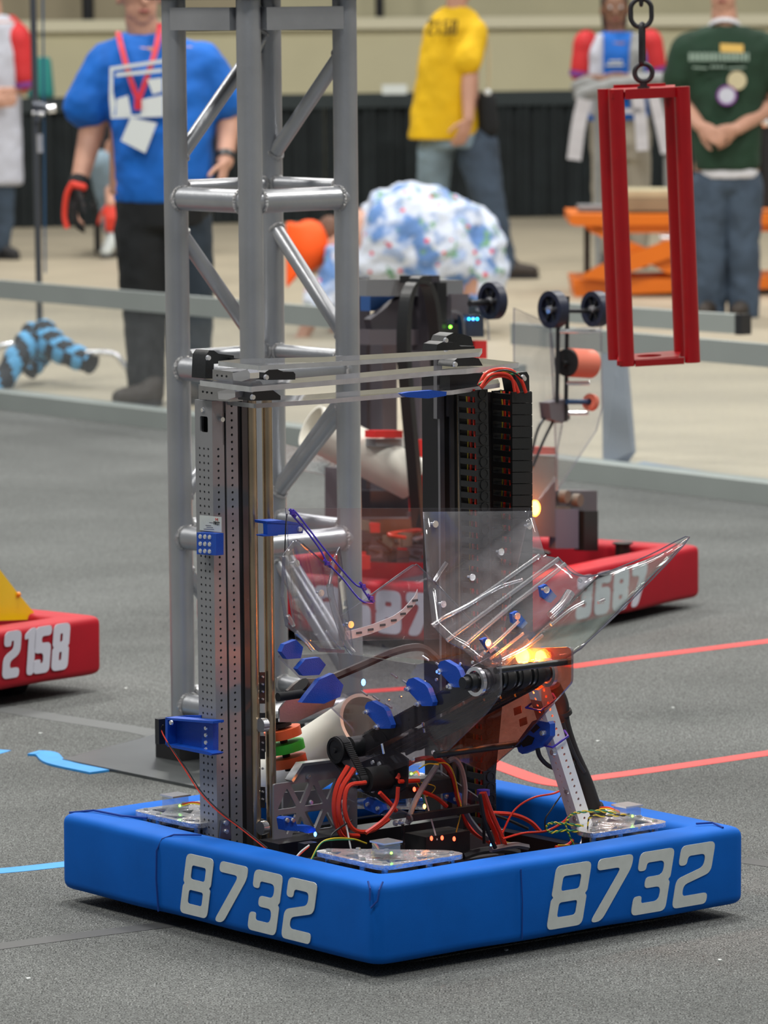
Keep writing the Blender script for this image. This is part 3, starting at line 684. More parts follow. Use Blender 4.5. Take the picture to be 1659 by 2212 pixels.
# loop of wires over the chain tops
lp = [((1034, 832), (1050, 806), (1080, 797), (1108, 802), (1126, 822), (1136, 848)), ((1040, 838), (1060, 818), (1086, 812), (1108, 822), (1120, 848)), ((1038, 836), (1056, 812), (1082, 806), (1104, 815), (1112, 846)),
      ((1036, 828), (1056, 810), (1084, 803), (1100, 803), (1122, 812)), ((1034, 830), (1060, 814), (1080, 808), (1096, 810), (1118, 806)), ((1045, 826), (1066, 806), (1090, 800), (1112, 806), (1128, 818))]
for k, (pts, mm, r) in enumerate(zip(lp, ('red_wire', 'red_wire', 'red_wire', 'yellow_wire', 'green_wire', 'black_wire'), (.0032, .0032, .0028, .0018, .0018, .0018))):
    m = MB(); m.wire([pu(x, y, .487 - .004 * (k % 3)) for x, y in pts], r, 8, 8); m.build('looped_wire', mm, rob)
# ---------------------------------------------------------------- sheets of clear plastic with dark sawn edges
def sheet3(P, off, name, material='clear_sheet', edge='clear_edge', parent=None, quads=None):
    """thin plate: outline points in 3D, thickness vector off; the rim gets its own look"""
    m = MB(); m.prism(P, off); o = m.build(name, material, parent or rob, smooth=False)
    o.data.materials.append(MATS[edge]); n = len(P)
    for p in o.data.polygons:
        if len(p.vertices) == 4 and n != 4: p.material_index = 1
        elif n == 4 and abs(p.normal.dot(Vector(off).normalized())) < .7: p.material_index = 1
    return o
def sheetv(px, v, name, material='clear_sheet', th=.005, fr=0, edge='clear_edge'):
    P = [pv(x, y, v) for x, y in px]
    if fr:
        c = P[0]; e1 = UV; q = [((p - c).dot(UV), (p - c).z) for p in P]; q = fillet(q, fr, 4); P = [c + UV * a + ZV * b for a, b in q]
    return sheet3(P, VV * th, name, material, edge)
def folded(lines, name, material='clear_sheet', sub=1, bend=.006, n=14, th=.003):
    """sheet folded along traced lines: [(left px, u), (right px, u)], small-radius bends between flats"""
    R = [(pu(*a, ua), pu(*b, ub)) for a, ua, b, ub in lines]; rows = []
    for i, (a, b) in enumerate(R):
        if 0 < i < len(R) - 1:
            pa, pb = R[i - 1]; na, nb = R[i + 1]
            for t in (0, .25, .5, .75, 1):
                def bz(p0, p1, p2):
                    s0 = p1 + (p0 - p1).normalized() * min(bend, (p0 - p1).length * .4); s2 = p1 + (p2 - p1).normalized() * min(bend, (p2 - p1).length * .4)
                    return s0 * (1 - t) ** 2 + p1 * 2 * t * (1 - t) + s2 * t * t
                rows.append((bz(pa, a, na), bz(pb, b, nb)))
        else: rows.append((a, b))
    m = MB()
    for a, b in rows:
        for k in range(n + 1): m.v.append(a.lerp(b, k / n))
    for i in range(len(rows) - 1):
        for k in range(n): m.f.append((i * (n + 1) + k, i * (n + 1) + k + 1, (i + 1) * (n + 1) + k + 1, (i + 1) * (n + 1) + k))
    o = m.build(name, material, rob); o.data.shade_smooth()
    s = o.modifiers.new('thick', 'SOLIDIFY'); s.thickness = th; s.material_offset_rim = 1; o.data.materials.append(MATS['clear_edge']); return o
def wire_u(pts, r, material, name='wire', u=None, k=8):
    m = MB(); m.wire([pu(x, y, uu if u is None else u) for x, y, *z in pts for uu in [z[0] if z else 0]], r, 6, k); return m.build(name, material, rob)
def boltu(x, y, u, r=.0045, name='bolt', mm='silver', n=OUTU):
    m = MB(); m.bolt(pu(x, y, u), n, r, .0035); return m.build(name, mm, rob)
# ---- isogrid gusset plates
def isogrid(px, u, z0, step, name):
    P = [pu(x, y, u) for x, y in px]; c = Lc(u, 0, 0); ol = [((p - c).dot(VV), p.z) for p in P]
    def inside(x, y):
        r = False
        for i in range(len(ol)):
            (x1, y1), (x2, y2) = ol[i - 1], ol[i]
            if (y1 > y) != (y2 > y) and x < (x2 - x1) * (y - y1) / (y2 - y1) + x1: r = not r
        return r
    holes = []; h = step * .87; xs = [p[0] for p in ol]; ys = [p[1] for p in ol]
    j = 0; y = min(ys) + .006
    while y < max(ys):
        i = -1
        while min(xs) + i * step / 2 < max(xs):
            x = min(xs) + i * step / 2
            tri_ = [(x, y), (x + step, y), (x + step / 2, y + h)] if (i + j) % 2 else [(x, y + h), (x + step, y + h), (x + step / 2, y)]
            cx = sum(p[0] for p in tri_) / 3; cy = sum(p[1] for p in tri_) / 3
            sm = [(cx + (p[0] - cx) * .72, cy + (p[1] - cy) * .72) for p in tri_]; big = [(cx + (p[0] - cx) * .76, cy + (p[1] - cy) * .76) for p in tri_]
            if all(inside(*p) for p in big): holes.append(fillet(sm, .004, 3))
            i += 1
        y += h; j += 1
    return curve_plate(name, [fillet(ol, .004)] + holes, .005, c, VV, ZV, 'isogrid_metal', rob)
isogrid([(590, 1822), (770, 1800), (766, 1636), (654, 1649), (632, 1688), (590, 1694)], .545, 0, .060, 'isogrid_plate')
m = MB(); m.prism([pu(x, y, .535) for x, y in [(630, 1686), (654, 1649), (766, 1636), (766, 1640), (657, 1655), (634, 1690)]], UV * .02); m.build('plate_flange', 'silver', rob)
isogrid([(610, 1800), (640, 1800), (770, 1790), (770, 1700), (610, 1712)], .66, 0, .048, 'isogrid_plate')
boltu(666, 1678, .540); boltu(671, 1733, .540); boltu(742, 1756, .540)
m = MB(); m.lbox(.50, .56, .18, .60, .10, .145); m.build('cross_member', 'dark_metal', rob)
m = MB(); m.lbox(.48, .49, .16, .68, .056, .115); m.build('cross_member', mat('mid_metal', (.10, .10, .11), .4, .5), rob)
# ---- carriage brackets on the tubes
for y0, y1 in ((1452, 1520), (1540, 1575), (1590, 1640), (1700, 1745), (1770, 1800)):
    m = MB(); P = [pu(x, y, .596) for x, y in ((561, y0), (573, y0), (573, y1), (561, y1))]; m.prism(P, UV * .02); m.build('slide_bracket', 'dark_metal', rob)
for y in (1462, 1478, 1494, 1510, 1604, 1620, 1660, 1710, 1726): boltu(566.5, y, .595, .0022, 'rivet')
for y in (1566, 1788):
    m = MB(); a = pu(568, y, .585); m.tube(a - VV * .006, a + VV * .006, .0125, 20); m.build('guide_roller', 'silver', rob)
m = MB(); m.prism([pu(x, y, .585) for x, y in [(572, 1815), (600, 1815), (600, 1830), (592, 1838), (572, 1836)]], UV * .006); m.build('foot_bracket', 'black_plastic', rob); boltu(590, 1828, .584, .005)
# ---- lower left details: gusset on the upright, label card, bolted blue block, blue housing
m = MB(); m.prism([pu(x, y, .5985) for x, y in [(472, 1812), (476, 1772), (484, 1768), (493, 1772), (497, 1812)]], -UV * .004); m.build('gusset', 'aluminium', rob)
for x, y in ((487, 1778), (488, 1796)): boltu(x, y, .594, .005)
card = blv([(431, 1113), (478, 1117), (478, 1150), (431, 1145)], .1185, .001, 'label_card', 'number_white')
m = MB()
for (x, y, w_) in ((452, 1128, 9), (444, 1134, 12), (446, 1138, 14), (440, 1142, 22)): m.prism([pv(a, b, .1183) for a, b in ((x, y), (x + w_, y + .8), (x + w_, y + 2), (x, y + 1.2))], OUTV * .0002)
m.build('faint_lettering', 'grey_wire', rob)
cu = bpy.data.curves.new('fw', 'FONT'); cu.body = 'FIRST'; cu.size = .0085; cu.extrude = .0002; cu.space_character = .9
tmp = bpy.data.objects.new('fw', cu); COL.objects.link(tmp); dg = bpy.context.evaluated_depsgraph_get(); me = bpy.data.meshes.new_from_object(tmp.evaluated_get(dg)); bpy.data.objects.remove(tmp)
m = MB(); O = pv(461, 1133, .118); m.v = [O - UV * v.co.x + ZV * v.co.y + OUTV * v.co.z for v in me.vertices]; m.f = [tuple(p.vertices) for p in me.polygons]; m.build('printed_word', 'black_plastic', rob)
m = MB(); q = pv(468, 1123, .118); m.path([q + UV * a + ZV * b for a, b in ((.003, -.002), (.003, .003), (0, 0), (-.003, .003), (-.003, -.002))], .0005, 5); m.build('card_mark', 'red_wire', rob)
o = blv([(425, 1150), (467, 1153), (467, 1200), (425, 1197)], .103, .016, 'bolted_block', 'blue_print')
for i in range(3):
    for j in range(3):
        m = MB(); c = pv(433 + i * 10, 1159 + j * 15.5 + i * .6, .103); m.bolt(c, OUTV, .0044, .002); m.build('block_bolt', 'silver', rob)
hs = blv([(363, 1552), (445, 1560), (445, 1625), (363, 1612)], .112, .004, 'housing_back', 'blue_print')
for px in ([(357, 1550), (460, 1558), (460, 1563), (358, 1555)], [(357, 1607), (362, 1613), (455, 1632), (460, 1628), (445, 1623), (363, 1608)], [(357, 1551), (362, 1551), (362, 1612), (357, 1608)], [(436, 1558), (460, 1560), (460, 1626), (455, 1631), (436, 1627)]):
    blv(px, .092 if px[0][0] != 436 else .108, .024 if px[0][0] != 436 else .012, 'housing_rim', 'blue_print')
for y in (1573, 1588, 1604, 1619):
    m = MB(); m.bolt(pv(445, y, .108), OUTV, .0042, .002); m.build('housing_bolt', 'silver', rob)
m = MB(); m.bolt(pv(371, 1561, .092), OUTV, .005, .003); m.build('housing_bolt', 'silver', rob)
m = MB(); m.prism([pu(x, y, .60) for x, y in [(357, 1549), (432, 1544), (432, 1552), (358, 1556)]], UV * .002); 
blv([(357, 1549), (402, 1545), (434, 1545), (434, 1556), (357, 1551)], .118, .002, 'housing_lid', 'blue_print')
m = MB(); m.box(pv(356, 1578, .112), UV * .012, VV * .034, ZV * .045); m.build('small_motor', 'dark_metal', rob)
for k, (mm, dx) in enumerate((('red_wire', 0), ('black_wire', 3))):
    m = MB(); m.wire([pv(x + dx * (i > 2), y - dx * .6 * (i > 2), .085 - .001 * i + .006 * (i > 5)) for i, (x, y) in enumerate([(352, 1566), (349, 1578), (362, 1604), (398, 1660), (432, 1712), (470, 1752), (520, 1790), (575, 1834)])], .0012, 6, 8); m.build('thin_wire', mm, rob)
# ---- blue hook bracket and purple loops near the top of the sheets
m = MB(); m.prism([pu(x, y, .52) for x, y in [(577, 1128), (655, 1134), (654, 1152), (578, 1157)]], UV * .012); m.build('hook_bracket', 'blue_print', rob)
m = MB(); m.prism([pu(x, y, .52) for x, y in [(575, 1126), (612, 1124), (655, 1131), (655, 1135), (577, 1132)]], UV * .035); m.build('hook_bracket', 'blue_print', rob)
m = MB(); m.prism([pu(x, y, .52) for x, y in [(568, 1156), (600, 1153), (600, 1157), (569, 1159)]], UV * .02); m.build('hook_bracket', 'blue_print', rob)
boltu(647, 1143, .519, .005)
for pts in ([(628, 1103, .45), (640, 1108, .45), (700, 1185, .42), (760, 1255, .40), (782, 1270, .39), (788, 1272, .39)], [(630, 1112, .45), (660, 1145, .45), (690, 1185, .44), (708, 1216, .43), (740, 1250, .42), (768, 1285, .40), (785, 1300, .39), (805, 1303, .39)], [(783, 1272, .39), (795, 1290, .39), (805, 1303, .39)]):
    wire_u(pts, .0016, 'purple_tie', 'cable_tie')
for x, y, u in ((632, 1108, .45), (707, 1217, .43), (784, 1266, .39), (801, 1292, .39)):
    m = MB(); c = pu(x, y, u); m.box(c, VV * .008, UV * .006, ZV * .006); m.box(c, VV * .003 + ZV * .003, UV * .003, (ZV - VV) * .014); m.build('tie_head', 'purple_tie', rob)
m = MB(); m.path([pu(620, 1110, .5), pu(617, 1135, .5), pu(615, 1200, .49)], .0013, 6); m.build('thin_rod', 'dark_metal', rob)
# ---- upper back sheet and chute
A = [pu(618, 1098, .46), pu(1146, 1098, .40), pu(1085, 1378, .47), pu(640, 1386, .53)]
sheet3(A, UV * .003, 'back_sheet', 'scuffed_sheet')
folded([((915, 1106), .42, (1150, 1104), .40), ((926, 1278), .42, (1152, 1112), .40), ((934, 1352), .38, (1178, 1200), .33), ((966, 1384), .345, (1208, 1206), .30), ((1000, 1402), .315, (1223, 1218), .275), ((1030, 1428), .28, (1245, 1236), .25), ((1055, 1440), .25, (1270, 1246), .225), ((1080, 1446), .215, (1296, 1240), .20)], 'chute_sheet', 'chute_mat')
folded([((1080, 1446), .213, (1296, 1240), .198), ((1205, 1428), .15, (1400, 1210), .14), ((1254, 1400), .12, (1489, 1160), .10)], 'wing_sheet', 'wing_reflect_mat', bend=.05)  # greenish haze colour of the wing stands in for its reflections
folded([((612, 1200), .36, (640, 1372), .33), ((640, 1160), .42, (690, 1405), .36), ((712, 1225), .44, (745, 1395), .40), ((735, 1180), .47, (765, 1410), .44)], 'left_flare_sheet', bend=.02)
sheet3([pu(x, y, u) for x, y, u in [(612, 1202, .36), (608, 1290, .34), (618, 1352, .33), (690, 1408, .34), (744, 1411, .36), (745, 1404, .36), (692, 1400, .34), (624, 1348, .33), (613, 1290, .34), (617, 1204, .36)]], UV * .003, 'flare_rim', 'clear_edge')
sheet3([pu(x, y, u) for x, y, u in [(735, 1332, .43), (895, 1222, .47), (905, 1224, .47), (1080, 1408, .34), (1020, 1440, .36), (870, 1420, .40), (760, 1412, .44)]], UV * .003, 'deflector_sheet', 'clear_sheet')
m = MB(); m.wire([pu(x, y, u) for x, y, u in [(800, 1286, .439), (880, 1228, .439), (896, 1221, .439), (910, 1228, .436), (990, 1310, .39), (1078, 1402, .338)]], .0012, 6, 6); m.build('deflector_rim', 'clear_edge', rob)
m = MB(); m.wire([pu(x, y, u) for x, y, u in [(1208, 1206, .298), (1240, 1240, .25), (1296, 1240, .196), (1400, 1200, .14), (1489, 1160, .098), (1380, 1280, .11), (1254, 1400, .118), (1205, 1428, .148)]], .0014, 6, 4); m.build('wing_rim', 'clear_edge', rob)
# glossy beads added along the sheets to draw their highlight streaks
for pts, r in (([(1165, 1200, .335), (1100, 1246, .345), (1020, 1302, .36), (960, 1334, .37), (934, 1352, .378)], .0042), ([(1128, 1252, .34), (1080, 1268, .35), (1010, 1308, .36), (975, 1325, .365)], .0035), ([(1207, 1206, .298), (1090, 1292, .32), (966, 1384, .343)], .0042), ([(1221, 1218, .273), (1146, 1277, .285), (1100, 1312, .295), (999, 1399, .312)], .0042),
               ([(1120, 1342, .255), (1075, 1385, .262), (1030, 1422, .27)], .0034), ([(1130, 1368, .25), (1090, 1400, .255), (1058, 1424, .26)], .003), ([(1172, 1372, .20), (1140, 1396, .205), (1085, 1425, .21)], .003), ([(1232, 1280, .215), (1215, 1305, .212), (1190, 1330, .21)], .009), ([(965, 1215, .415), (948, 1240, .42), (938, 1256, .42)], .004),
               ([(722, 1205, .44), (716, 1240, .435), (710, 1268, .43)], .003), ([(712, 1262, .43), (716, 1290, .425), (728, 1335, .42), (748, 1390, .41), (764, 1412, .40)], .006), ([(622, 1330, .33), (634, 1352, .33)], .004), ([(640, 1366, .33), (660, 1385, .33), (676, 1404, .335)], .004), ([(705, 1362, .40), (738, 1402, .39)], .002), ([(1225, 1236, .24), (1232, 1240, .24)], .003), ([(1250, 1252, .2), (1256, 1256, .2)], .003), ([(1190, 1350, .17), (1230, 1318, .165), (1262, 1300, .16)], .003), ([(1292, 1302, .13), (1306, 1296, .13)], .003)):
    m = MB(); m.wire([pu(*p) for p in pts], r, 10, 8); m.build('highlight_bead', 'streak_mat', rob)
# screws through the sheets
for x, y, u in ((940, 1132, .415), (1143, 1136, .395), (1082, 1192, .38), (1020, 1247, .385), (957, 1305, .38), (640, 1217, .40), (693, 1281, .41), (757, 1349, .42), (1180, 1274, .24), (1117, 1331, .255), (1053, 1388, .26)):
    m = MB(); c = pu(x, y, u); m.ring(c, c - UV * .002, .0062, .0030, 14); m.tube(c, c - UV * .0026, .0034, 8); m.tube(c, c + UV * .012, .0022, 8); m.build('sheet_screw', 'silver', rob)
for px in ([(1168, 1268), (1180, 1262), (1203, 1288), (1190, 1302), (1172, 1290)], [(1106, 1326), (1118, 1320), (1140, 1346), (1128, 1358), (1108, 1345)], [(1040, 1382), (1052, 1377), (1074, 1400), (1060, 1412)]):
    m = MB(); m.prism([pu(x, y, .262) for x, y in px], UV * .008); m.build('blue_tab', 'blue_print', rob, smooth=False)
for px, u in (([(608, 1408), (615, 1392), (640, 1382), (655, 1398), (650, 1422), (620, 1424)], .46), ([(642, 1445), (660, 1424), (690, 1420), (704, 1436), (690, 1458), (655, 1460)], .45), ([(665, 1500), (690, 1468), (720, 1455), (742, 1480), (735, 1505), (700, 1520), (652, 1518)], .44), ([(1170, 1430), (1165, 1410), (1180, 1398), (1196, 1410), (1200, 1436)], .20)):
    m = MB(); m.prism([pu(x, y, u) for x, y in px], UV * .012); m.build('blue_mount', 'blue_print', rob, smooth=False)
# ---- side plates of the conveyor
NP, FP_ = .36, .52
sheetv([(762, 1576), (596, 1416), (742, 1411), (900, 1436), (1062, 1398), (1078, 1412), (1081, 1498), (1048, 1542), (960, 1626), (880, 1652), (775, 1692), (764, 1640)], NP, 'side_plate', 'smoky_sheet', fr=.012)
sheetv([(1098, 1402), (1228, 1398), (1234, 1404), (1234, 1474), (1112, 1612), (1046, 1668), (985, 1640), (930, 1600), (1000, 1490)], FP_, 'side_plate', clear('amber_lit_sheet', (.80, .48, .42), 1.0, .12, (.75, .25, .12)) and 'amber_lit_sheet', fr=.008)  # far plate is clear; the amber lamp's glow is put into its tint
def vbar(u, z, v0, v1, r, name, material='black_plastic', n=20):
    m = MB(); m.tube(Lc(u, v0, z), Lc(u, v1, z), r, n); return m.build(name, material, rob)
vbar(.165, .453, .326, .528, .0105, 'roller_shaft')
for v0, v1, r in ((.338, .352, .0145), (.368, .398, .0195), (.404, .432, .0195), (.438, .466, .0195), (.472, .500, .0195), (.503, .513, .016)): vbar(.165, .453, v0, v1, r, 'top_roller')
for v in (.3525, .513):
    m = MB(); m.ring(Lc(.165, v, .453), Lc(.165, v + .007, .453), .0255, .019, 28); m.build('bearing', 'silver', rob)
vbar(.120, .476, .362, .533, .0058, 'spacer_bar'); vbar(.265, .314, .345, .535, .0062, 'spacer_bar'); 
m = MB(); m.box(Lc(.360, .445, .189), UV * .012, VV * .17, ZV * .012); m.build('spacer_bar', 'black_plastic', rob)
vbar(.499, .300, .338, .54, .019, 'bottom_roller')
vbar(.490, .300, .300, .322, .0225, 'drive_pulley'); m = MB(); m.ring(Lc(.490, .299, .300), Lc(.490, .302, .300), .0235, .018, 28); m.build('pulley_flange', 'black_matte', rob); vbar(.490, .300, .295, .34, .005, 'pulley_shaft', 'dark_metal')
vbar(.432, .252, .298, .322, .0115, 'motor_pulley'); vbar(.432, .252, .322, .40, .022, 'drive_motor', 'black_matte'); vbar(.432, .252, .290, .30, .006, 'pulley_shaft', 'dark_metal')
# drive belt round the two pulleys
def beltloop(c1, r1, c2, r2, v0, v1, name, th=.002, mm='black_matte', teeth=0):
    (u1, z1), (u2, z2) = c1, c2; d = math.hypot(u2 - u1, z2 - z1); a0 = math.atan2(z2 - z1, u2 - u1); g = math.acos(max(-1, min(1, (r1 - r2) / d))); pts = []
    for k in range(17): a = a0 + g + (2 * pi - 2 * g) * k / 16; pts.append((u1 + r1 * cos(a), z1 + r1 * sin(a), a))
    for k in range(17): a = a0 - g + 2 * g * k / 16; pts.append((u2 + r2 * cos(a), z2 + r2 * sin(a), a))
    m = MB(); n = len(pts)
    for u, z, a in pts:
        for vv, t in ((v0, 0), (v1, 0), (v1, th), (v0, th)): m.v.append(Lc(u + cos(a) * t, vv, z + sin(a) * t))
    for i in range(n):
        j = (i + 1) % n
        for k in range(4): l = (k + 1) % 4; m.f.append((i * 4 + k, i * 4 + l, j * 4 + l, j * 4 + k))
    if teeth:
        for s in (1, -1):
            p0 = Vector((u1 + r1 * cos(a0 + g * s), z1 + r1 * sin(a0 + g * s))); p1 = Vector((u2 + r2 * cos(a0 + g * s), z2 + r2 * sin(a0 + g * s))); L_ = (p1 - p0).length; dr = (p1 - p0).normalized(); nn = Vector((cos(a0 + g * s), sin(a0 + g * s)))
            for k in range(int(L_ / teeth)):
                c = p0 + dr * (k + .5) * teeth + nn * (th + .0006); m.box(Lc(c.x, (v0 + v1) / 2, c.y), UV * dr.x * teeth * .5 + ZV * dr.y * teeth * .5, VV * (v1 - v0), UV * nn.x * .0014 + ZV * nn.y * .0014)
    return m.build(name, mm, rob)
beltloop((.490, .300), .0225, (.432, .252), .0118, .303, .318, 'drive_belt', teeth=.004)
for v0 in (.378, .412, .446, .480): beltloop((.499, .300), .0195, (.165, .453), .0198, v0, v0 + .014, 'conveyor_belt', teeth=.0055)
# dark slide rails beside the belts
dirc = (Vector((.165, .453)) - Vector((.499, .300))).normalized()
for v, off, w_ in ((.366, .0, .030), (.508, .0, .026), (.40, -.030, .006), (.437, -.030, .006), (.47, -.030, .006)):
    m = MB(); a = Lc(.49 - off * .4, v, .304 + off); b = Lc(.185 - off * .4, v, .444 + off); m.box((a + b) / 2, b - a, VV * .004, (UV * .42 + ZV * .9) * w_); m.build('conveyor_rail', 'black_plastic', rob)
for k in range(3):
    xs = 795 + k * 88; ys = 1612 - k * 46
    wire_u([(xs + 30, ys - 5, .34), (xs + 34, ys + 16, .34)], .0022, 'silver', 'standoff_pin')
# blue wedge blocks with bolts
wedge = [(0, 12), (5, 3), (15, 0), (40, 14), (46, 22), (57, 52), (55, 60), (34, 60), (30, 56), (3, 26)]
for k, (x, y) in enumerate(((788, 1514), (877, 1464), (946, 1426))):
    s = (1.0, 1.02, .98)[k]
    m = MB(); m.prism([pv(x + a * s, y + b * s, NP - .012) for a, b in wedge], VV * .011); m.build('blue_wedge', 'blue_print', rob, smooth=False)
    for a, b in ((6, 24), (28, 56)):
        m = MB(); c = pv(x + a, y + b, NP - .012); m.tube(c, c + OUTV * .004, .0055, 6); m.tube(c, c + OUTV * .009, .003, 10); m.build('wedge_bolt', 'silver', rob)
for k in range(9):
    m = MB(); c = pv(840 + k * 26, 1512 - k * 12.5 + 6 * sin(k * 2), NP); m.tube(c, c + OUTV * .0025, .0028, 10); m.build('plate_rivet', 'silver', rob)
for x, y in ((780, 1493), (806, 1504), (833, 1520), (845, 1455), (913, 1417), (870, 1470), (942, 1432)):
    m = MB(); c = pv(x, y, NP + .002); e = pv(x + 13, y + 9, NP + .002); m.tube(c, e, .002, 8); m.build('slot_pin', 'silver', rob)
# amber signal lamp behind the conveyor
c = pu(1130, 1418, .23); m = MB(); m.ball(c, .013, 20, (1, 1, 1.1)); m.build('amber_lamp', 'led_amber', rob)
m = MB(); m.tube(c - ZV * .03, c - ZV * .016, .018, 20); m.build('lamp_base', 'black_plastic', rob)
l = bpy.data.lights.new('amber_glow', 'POINT'); l.energy = 7; l.color = (1, .22, .02); l.shadow_soft_size = .02; lo = bpy.data.objects.new('amber_glow', l); COL.objects.link(lo); lo.location = c - UV * .03 + ZV * .0
# ---- leaning white strut
def perfbar(A, B, wv, dv, name, material, pitch=.0127, r=.0026):
    d = (B - A); n = int(d.length / pitch); d.normalize(); m = MB(); B = A + d * n * pitch; w2 = wv.normalized(); d2 = dv.normalized(); W, D = wv.length, dv.length
    nrm = -d2; pad = (W - pitch) / 2
    perf(m, A + w2 * pad, w2, d, nrm, 1, n, pitch, r); pd = (D - pitch) / 2; perf(m, A + d2 * pd, d2, d, -w2, 1, n, pitch, r)
    def q(*p): k = len(m.v); m.v += p; m.f.append((k, k + 1, k + 2, k + 3))
    for o0, e, s in ((A, w2, pad), (A, d2, pd)):
        W_ = W if e is w2 else D; q(o0, o0 + e * s, o0 + e * s + (B - A), B); q(o0 + e * (W_ - s), o0 + e * W_, o0 + e * W_ + (B - A), o0 + e * (W_ - s) + (B - A))
    q(A + wv, A + wv + dv, B + wv + dv, B + wv); q(A + dv, A + wv + dv, B + wv + dv, B + dv)
    return m.build(name, material, rob)
SA, SB = pu(1258, 1795, .185), pu(1158, 1478, .185); sd = (SB - SA).normalized(); sw = sd.cross(UV).normalized()
if sw.dot(VV) < 0: sw = -sw
strut = perfbar(SA, SB, sw * .026, UV * .030, 'leaning_strut', mat('strut_white', (.90, .91, .92), .35, .15))
for x, y in ((1197, 1625), (1228, 1709), (1246, 1768)):
    m = MB(); c = pu(x, y, .195); m.bolt(c, -VV, .0065, .006); m.build('strut_bolt', 'silver', rob)
m = MB(); m.wire([pu(x, y, .225) for x, y in [(1196, 1482), (1212, 1520), (1216, 1560), (1236, 1620), (1262, 1680), (1280, 1735), (1286, 1752)]], lambda t: .0125 + .001 * sin(t * 9), 12, 8); m.build('cable_sleeve', 'black_matte', rob)
m = MB(); m.wire([pu(x, y, .215) for x, y in [(1215, 1560), (1228, 1600), (1245, 1640), (1262, 1668)]], .004, 8, 6); m.build('side_cable', 'black_wire', rob)
m = MB(); m.tube(pu(1284, 1742, .225), pu(1292, 1760, .225), .016, 14); m.build('sleeve_end', 'black_plastic', rob)
for x, y in ((1184, 1522), (1210, 1602)):
    m = MB(); c = pu(x, y, .18); m.path([c + sw * a + UV * b + ZV * (.002 * a * 50) for a, b in ((-.018, 0), (.018, -.002), (.03, .02), (.018, .04), (-.018, .04))], .0022, 6, True); m.build('cable_tie', 'purple_tie', rob)
for x, y in ((1217, 1540), (1225, 1650)):
    m = MB(); c = pu(x, y, .225); m.ring(c - sd * .004, c + sd * .004, .0155, .012, 16); m.build('sleeve_tie', 'black_plastic', rob)
# blue camera case, its lens window and plug
m = MB(); P = [(1114, 1606), (1150, 1558), (1176, 1548), (1188, 1564), (1188, 1590), (1170, 1612), (1128, 1629), (1120, 1624)]; m.prism([pv(x, y, .535) for x, y in P], VV * .012); m.build('camera_case', 'blue_print', rob)
m = MB(); m.prism([pv(x, y, .534) for x, y in [(1124, 1606), (1140, 1588), (1154, 1594), (1148, 1608), (1130, 1614)]], VV * .002); m.build('camera_window', 'hole_dark', rob)
m = MB(); m.prism([pv(x, y, .534) for x, y in [(1142, 1574), (1156, 1562), (1166, 1572), (1152, 1584)]], VV * .002); m.build('camera_window', 'dark_metal', rob)
m = MB(); m.bolt(pv(1176, 1583, .535), OUTV, .0055, .008); m.build('case_bolt', 'silver', rob)
m = MB(); m.wire([pu(x, y, .22) for x, y in [(1160, 1612), (1166, 1634), (1182, 1652), (1204, 1662)]], .0042, 8, 6); m.build('camera_cable', 'black_wire', rob)
# white square markers on the amber-lit far plate
for x, y in ((1118, 1536), (1130, 1560)): blv([(x - 9, y - 6), (x + 7, y - 12), (x + 9, y + 4), (x - 7, y + 10)], .5265, .001, 'paper_sticker', mat('sticker', (.55, .42, .36), .7))
# ---- link arms at the bottom with blue blocks
def arm(px, v, mm='smoky_sheet'): return sheetv(px, v, 'link_arm', mm, .004, .010)
arm([(732, 1698), (748, 1698), (886, 1760), (890, 1774), (876, 1784), (740, 1722)], NP - .012, 'clear_sheet'); arm([(925, 1664), (940, 1660), (1040, 1728), (1044, 1746), (1030, 1752), (926, 1680)], FP_, 'smoky_sheet')
for px, v in (([(784, 1732), (794, 1722), (826, 1738), (830, 1750), (818, 1760), (788, 1748)], NP - .02), ([(956, 1716), (966, 1704), (992, 1716), (996, 1728), (984, 1738), (960, 1728)], FP_ - .008)):
    blv(px, v, .008, 'blue_link_block', 'blue_print')
    for k in (.2, .68):
        x = px[0][0] + (px[3][0] - px[0][0]) * k + 2; y = px[0][1] + (px[3][1] - px[0][1]) * k + 2; m = MB(); m.bolt(pv(x, y, v), OUTV, .0045, .004); m.build('link_bolt', 'silver', rob)
for x, y in ((740, 1714), (856, 1778), (868, 1776)):
    m = MB(); m.bolt(pv(x, y, NP - .014), OUTV, .0055, .005); m.build('link_bolt', 'silver', rob)
m = MB(); m.path([pv(870, 1780, NP), pv(871, 1842, NP)], .0028, 8); m.build('hanging_rod', 'black_matte', rob); m = MB(); m.path([pv(1044, 1745, FP_), pv(1046, 1822, FP_)], .0028, 8); m.build('hanging_rod', 'black_matte', rob)
for a, b in (((738, 1728), (759, 1840)), ((912, 1700), (944, 1815))):
    m = MB(); m.path([pu(*a, .40), pu(*b, .36)], .0016, 6); m.build('thin_rod', 'white_wire', rob)
# motor plate with bolts in the middle
m = MB(); m.prism([pv(x, y, .372) for x, y in [(772, 1650), (850, 1618), (880, 1640), (878, 1700), (830, 1735), (778, 1700)]], VV * .004); m.build('motor_plate', 'black_plastic', rob)
for x, y in ((820, 1650), (825, 1668), (826, 1696), (806, 1708), (806, 1647), (937, 1625), (893, 1640)):
    m = MB(); m.bolt(pv(x, y, NP - .002), OUTV, .0045, .003); m.build('plate_bolt', 'silver', rob)
m = MB(); m.lbox(.40, .46, .37, .50, .215, .24); m.build('motor_mount', 'dark_metal', rob)
m = MB(); m.lbox(.36, .42, .40, .50, .10, .15); m.build('gearbox', 'black_matte', rob)
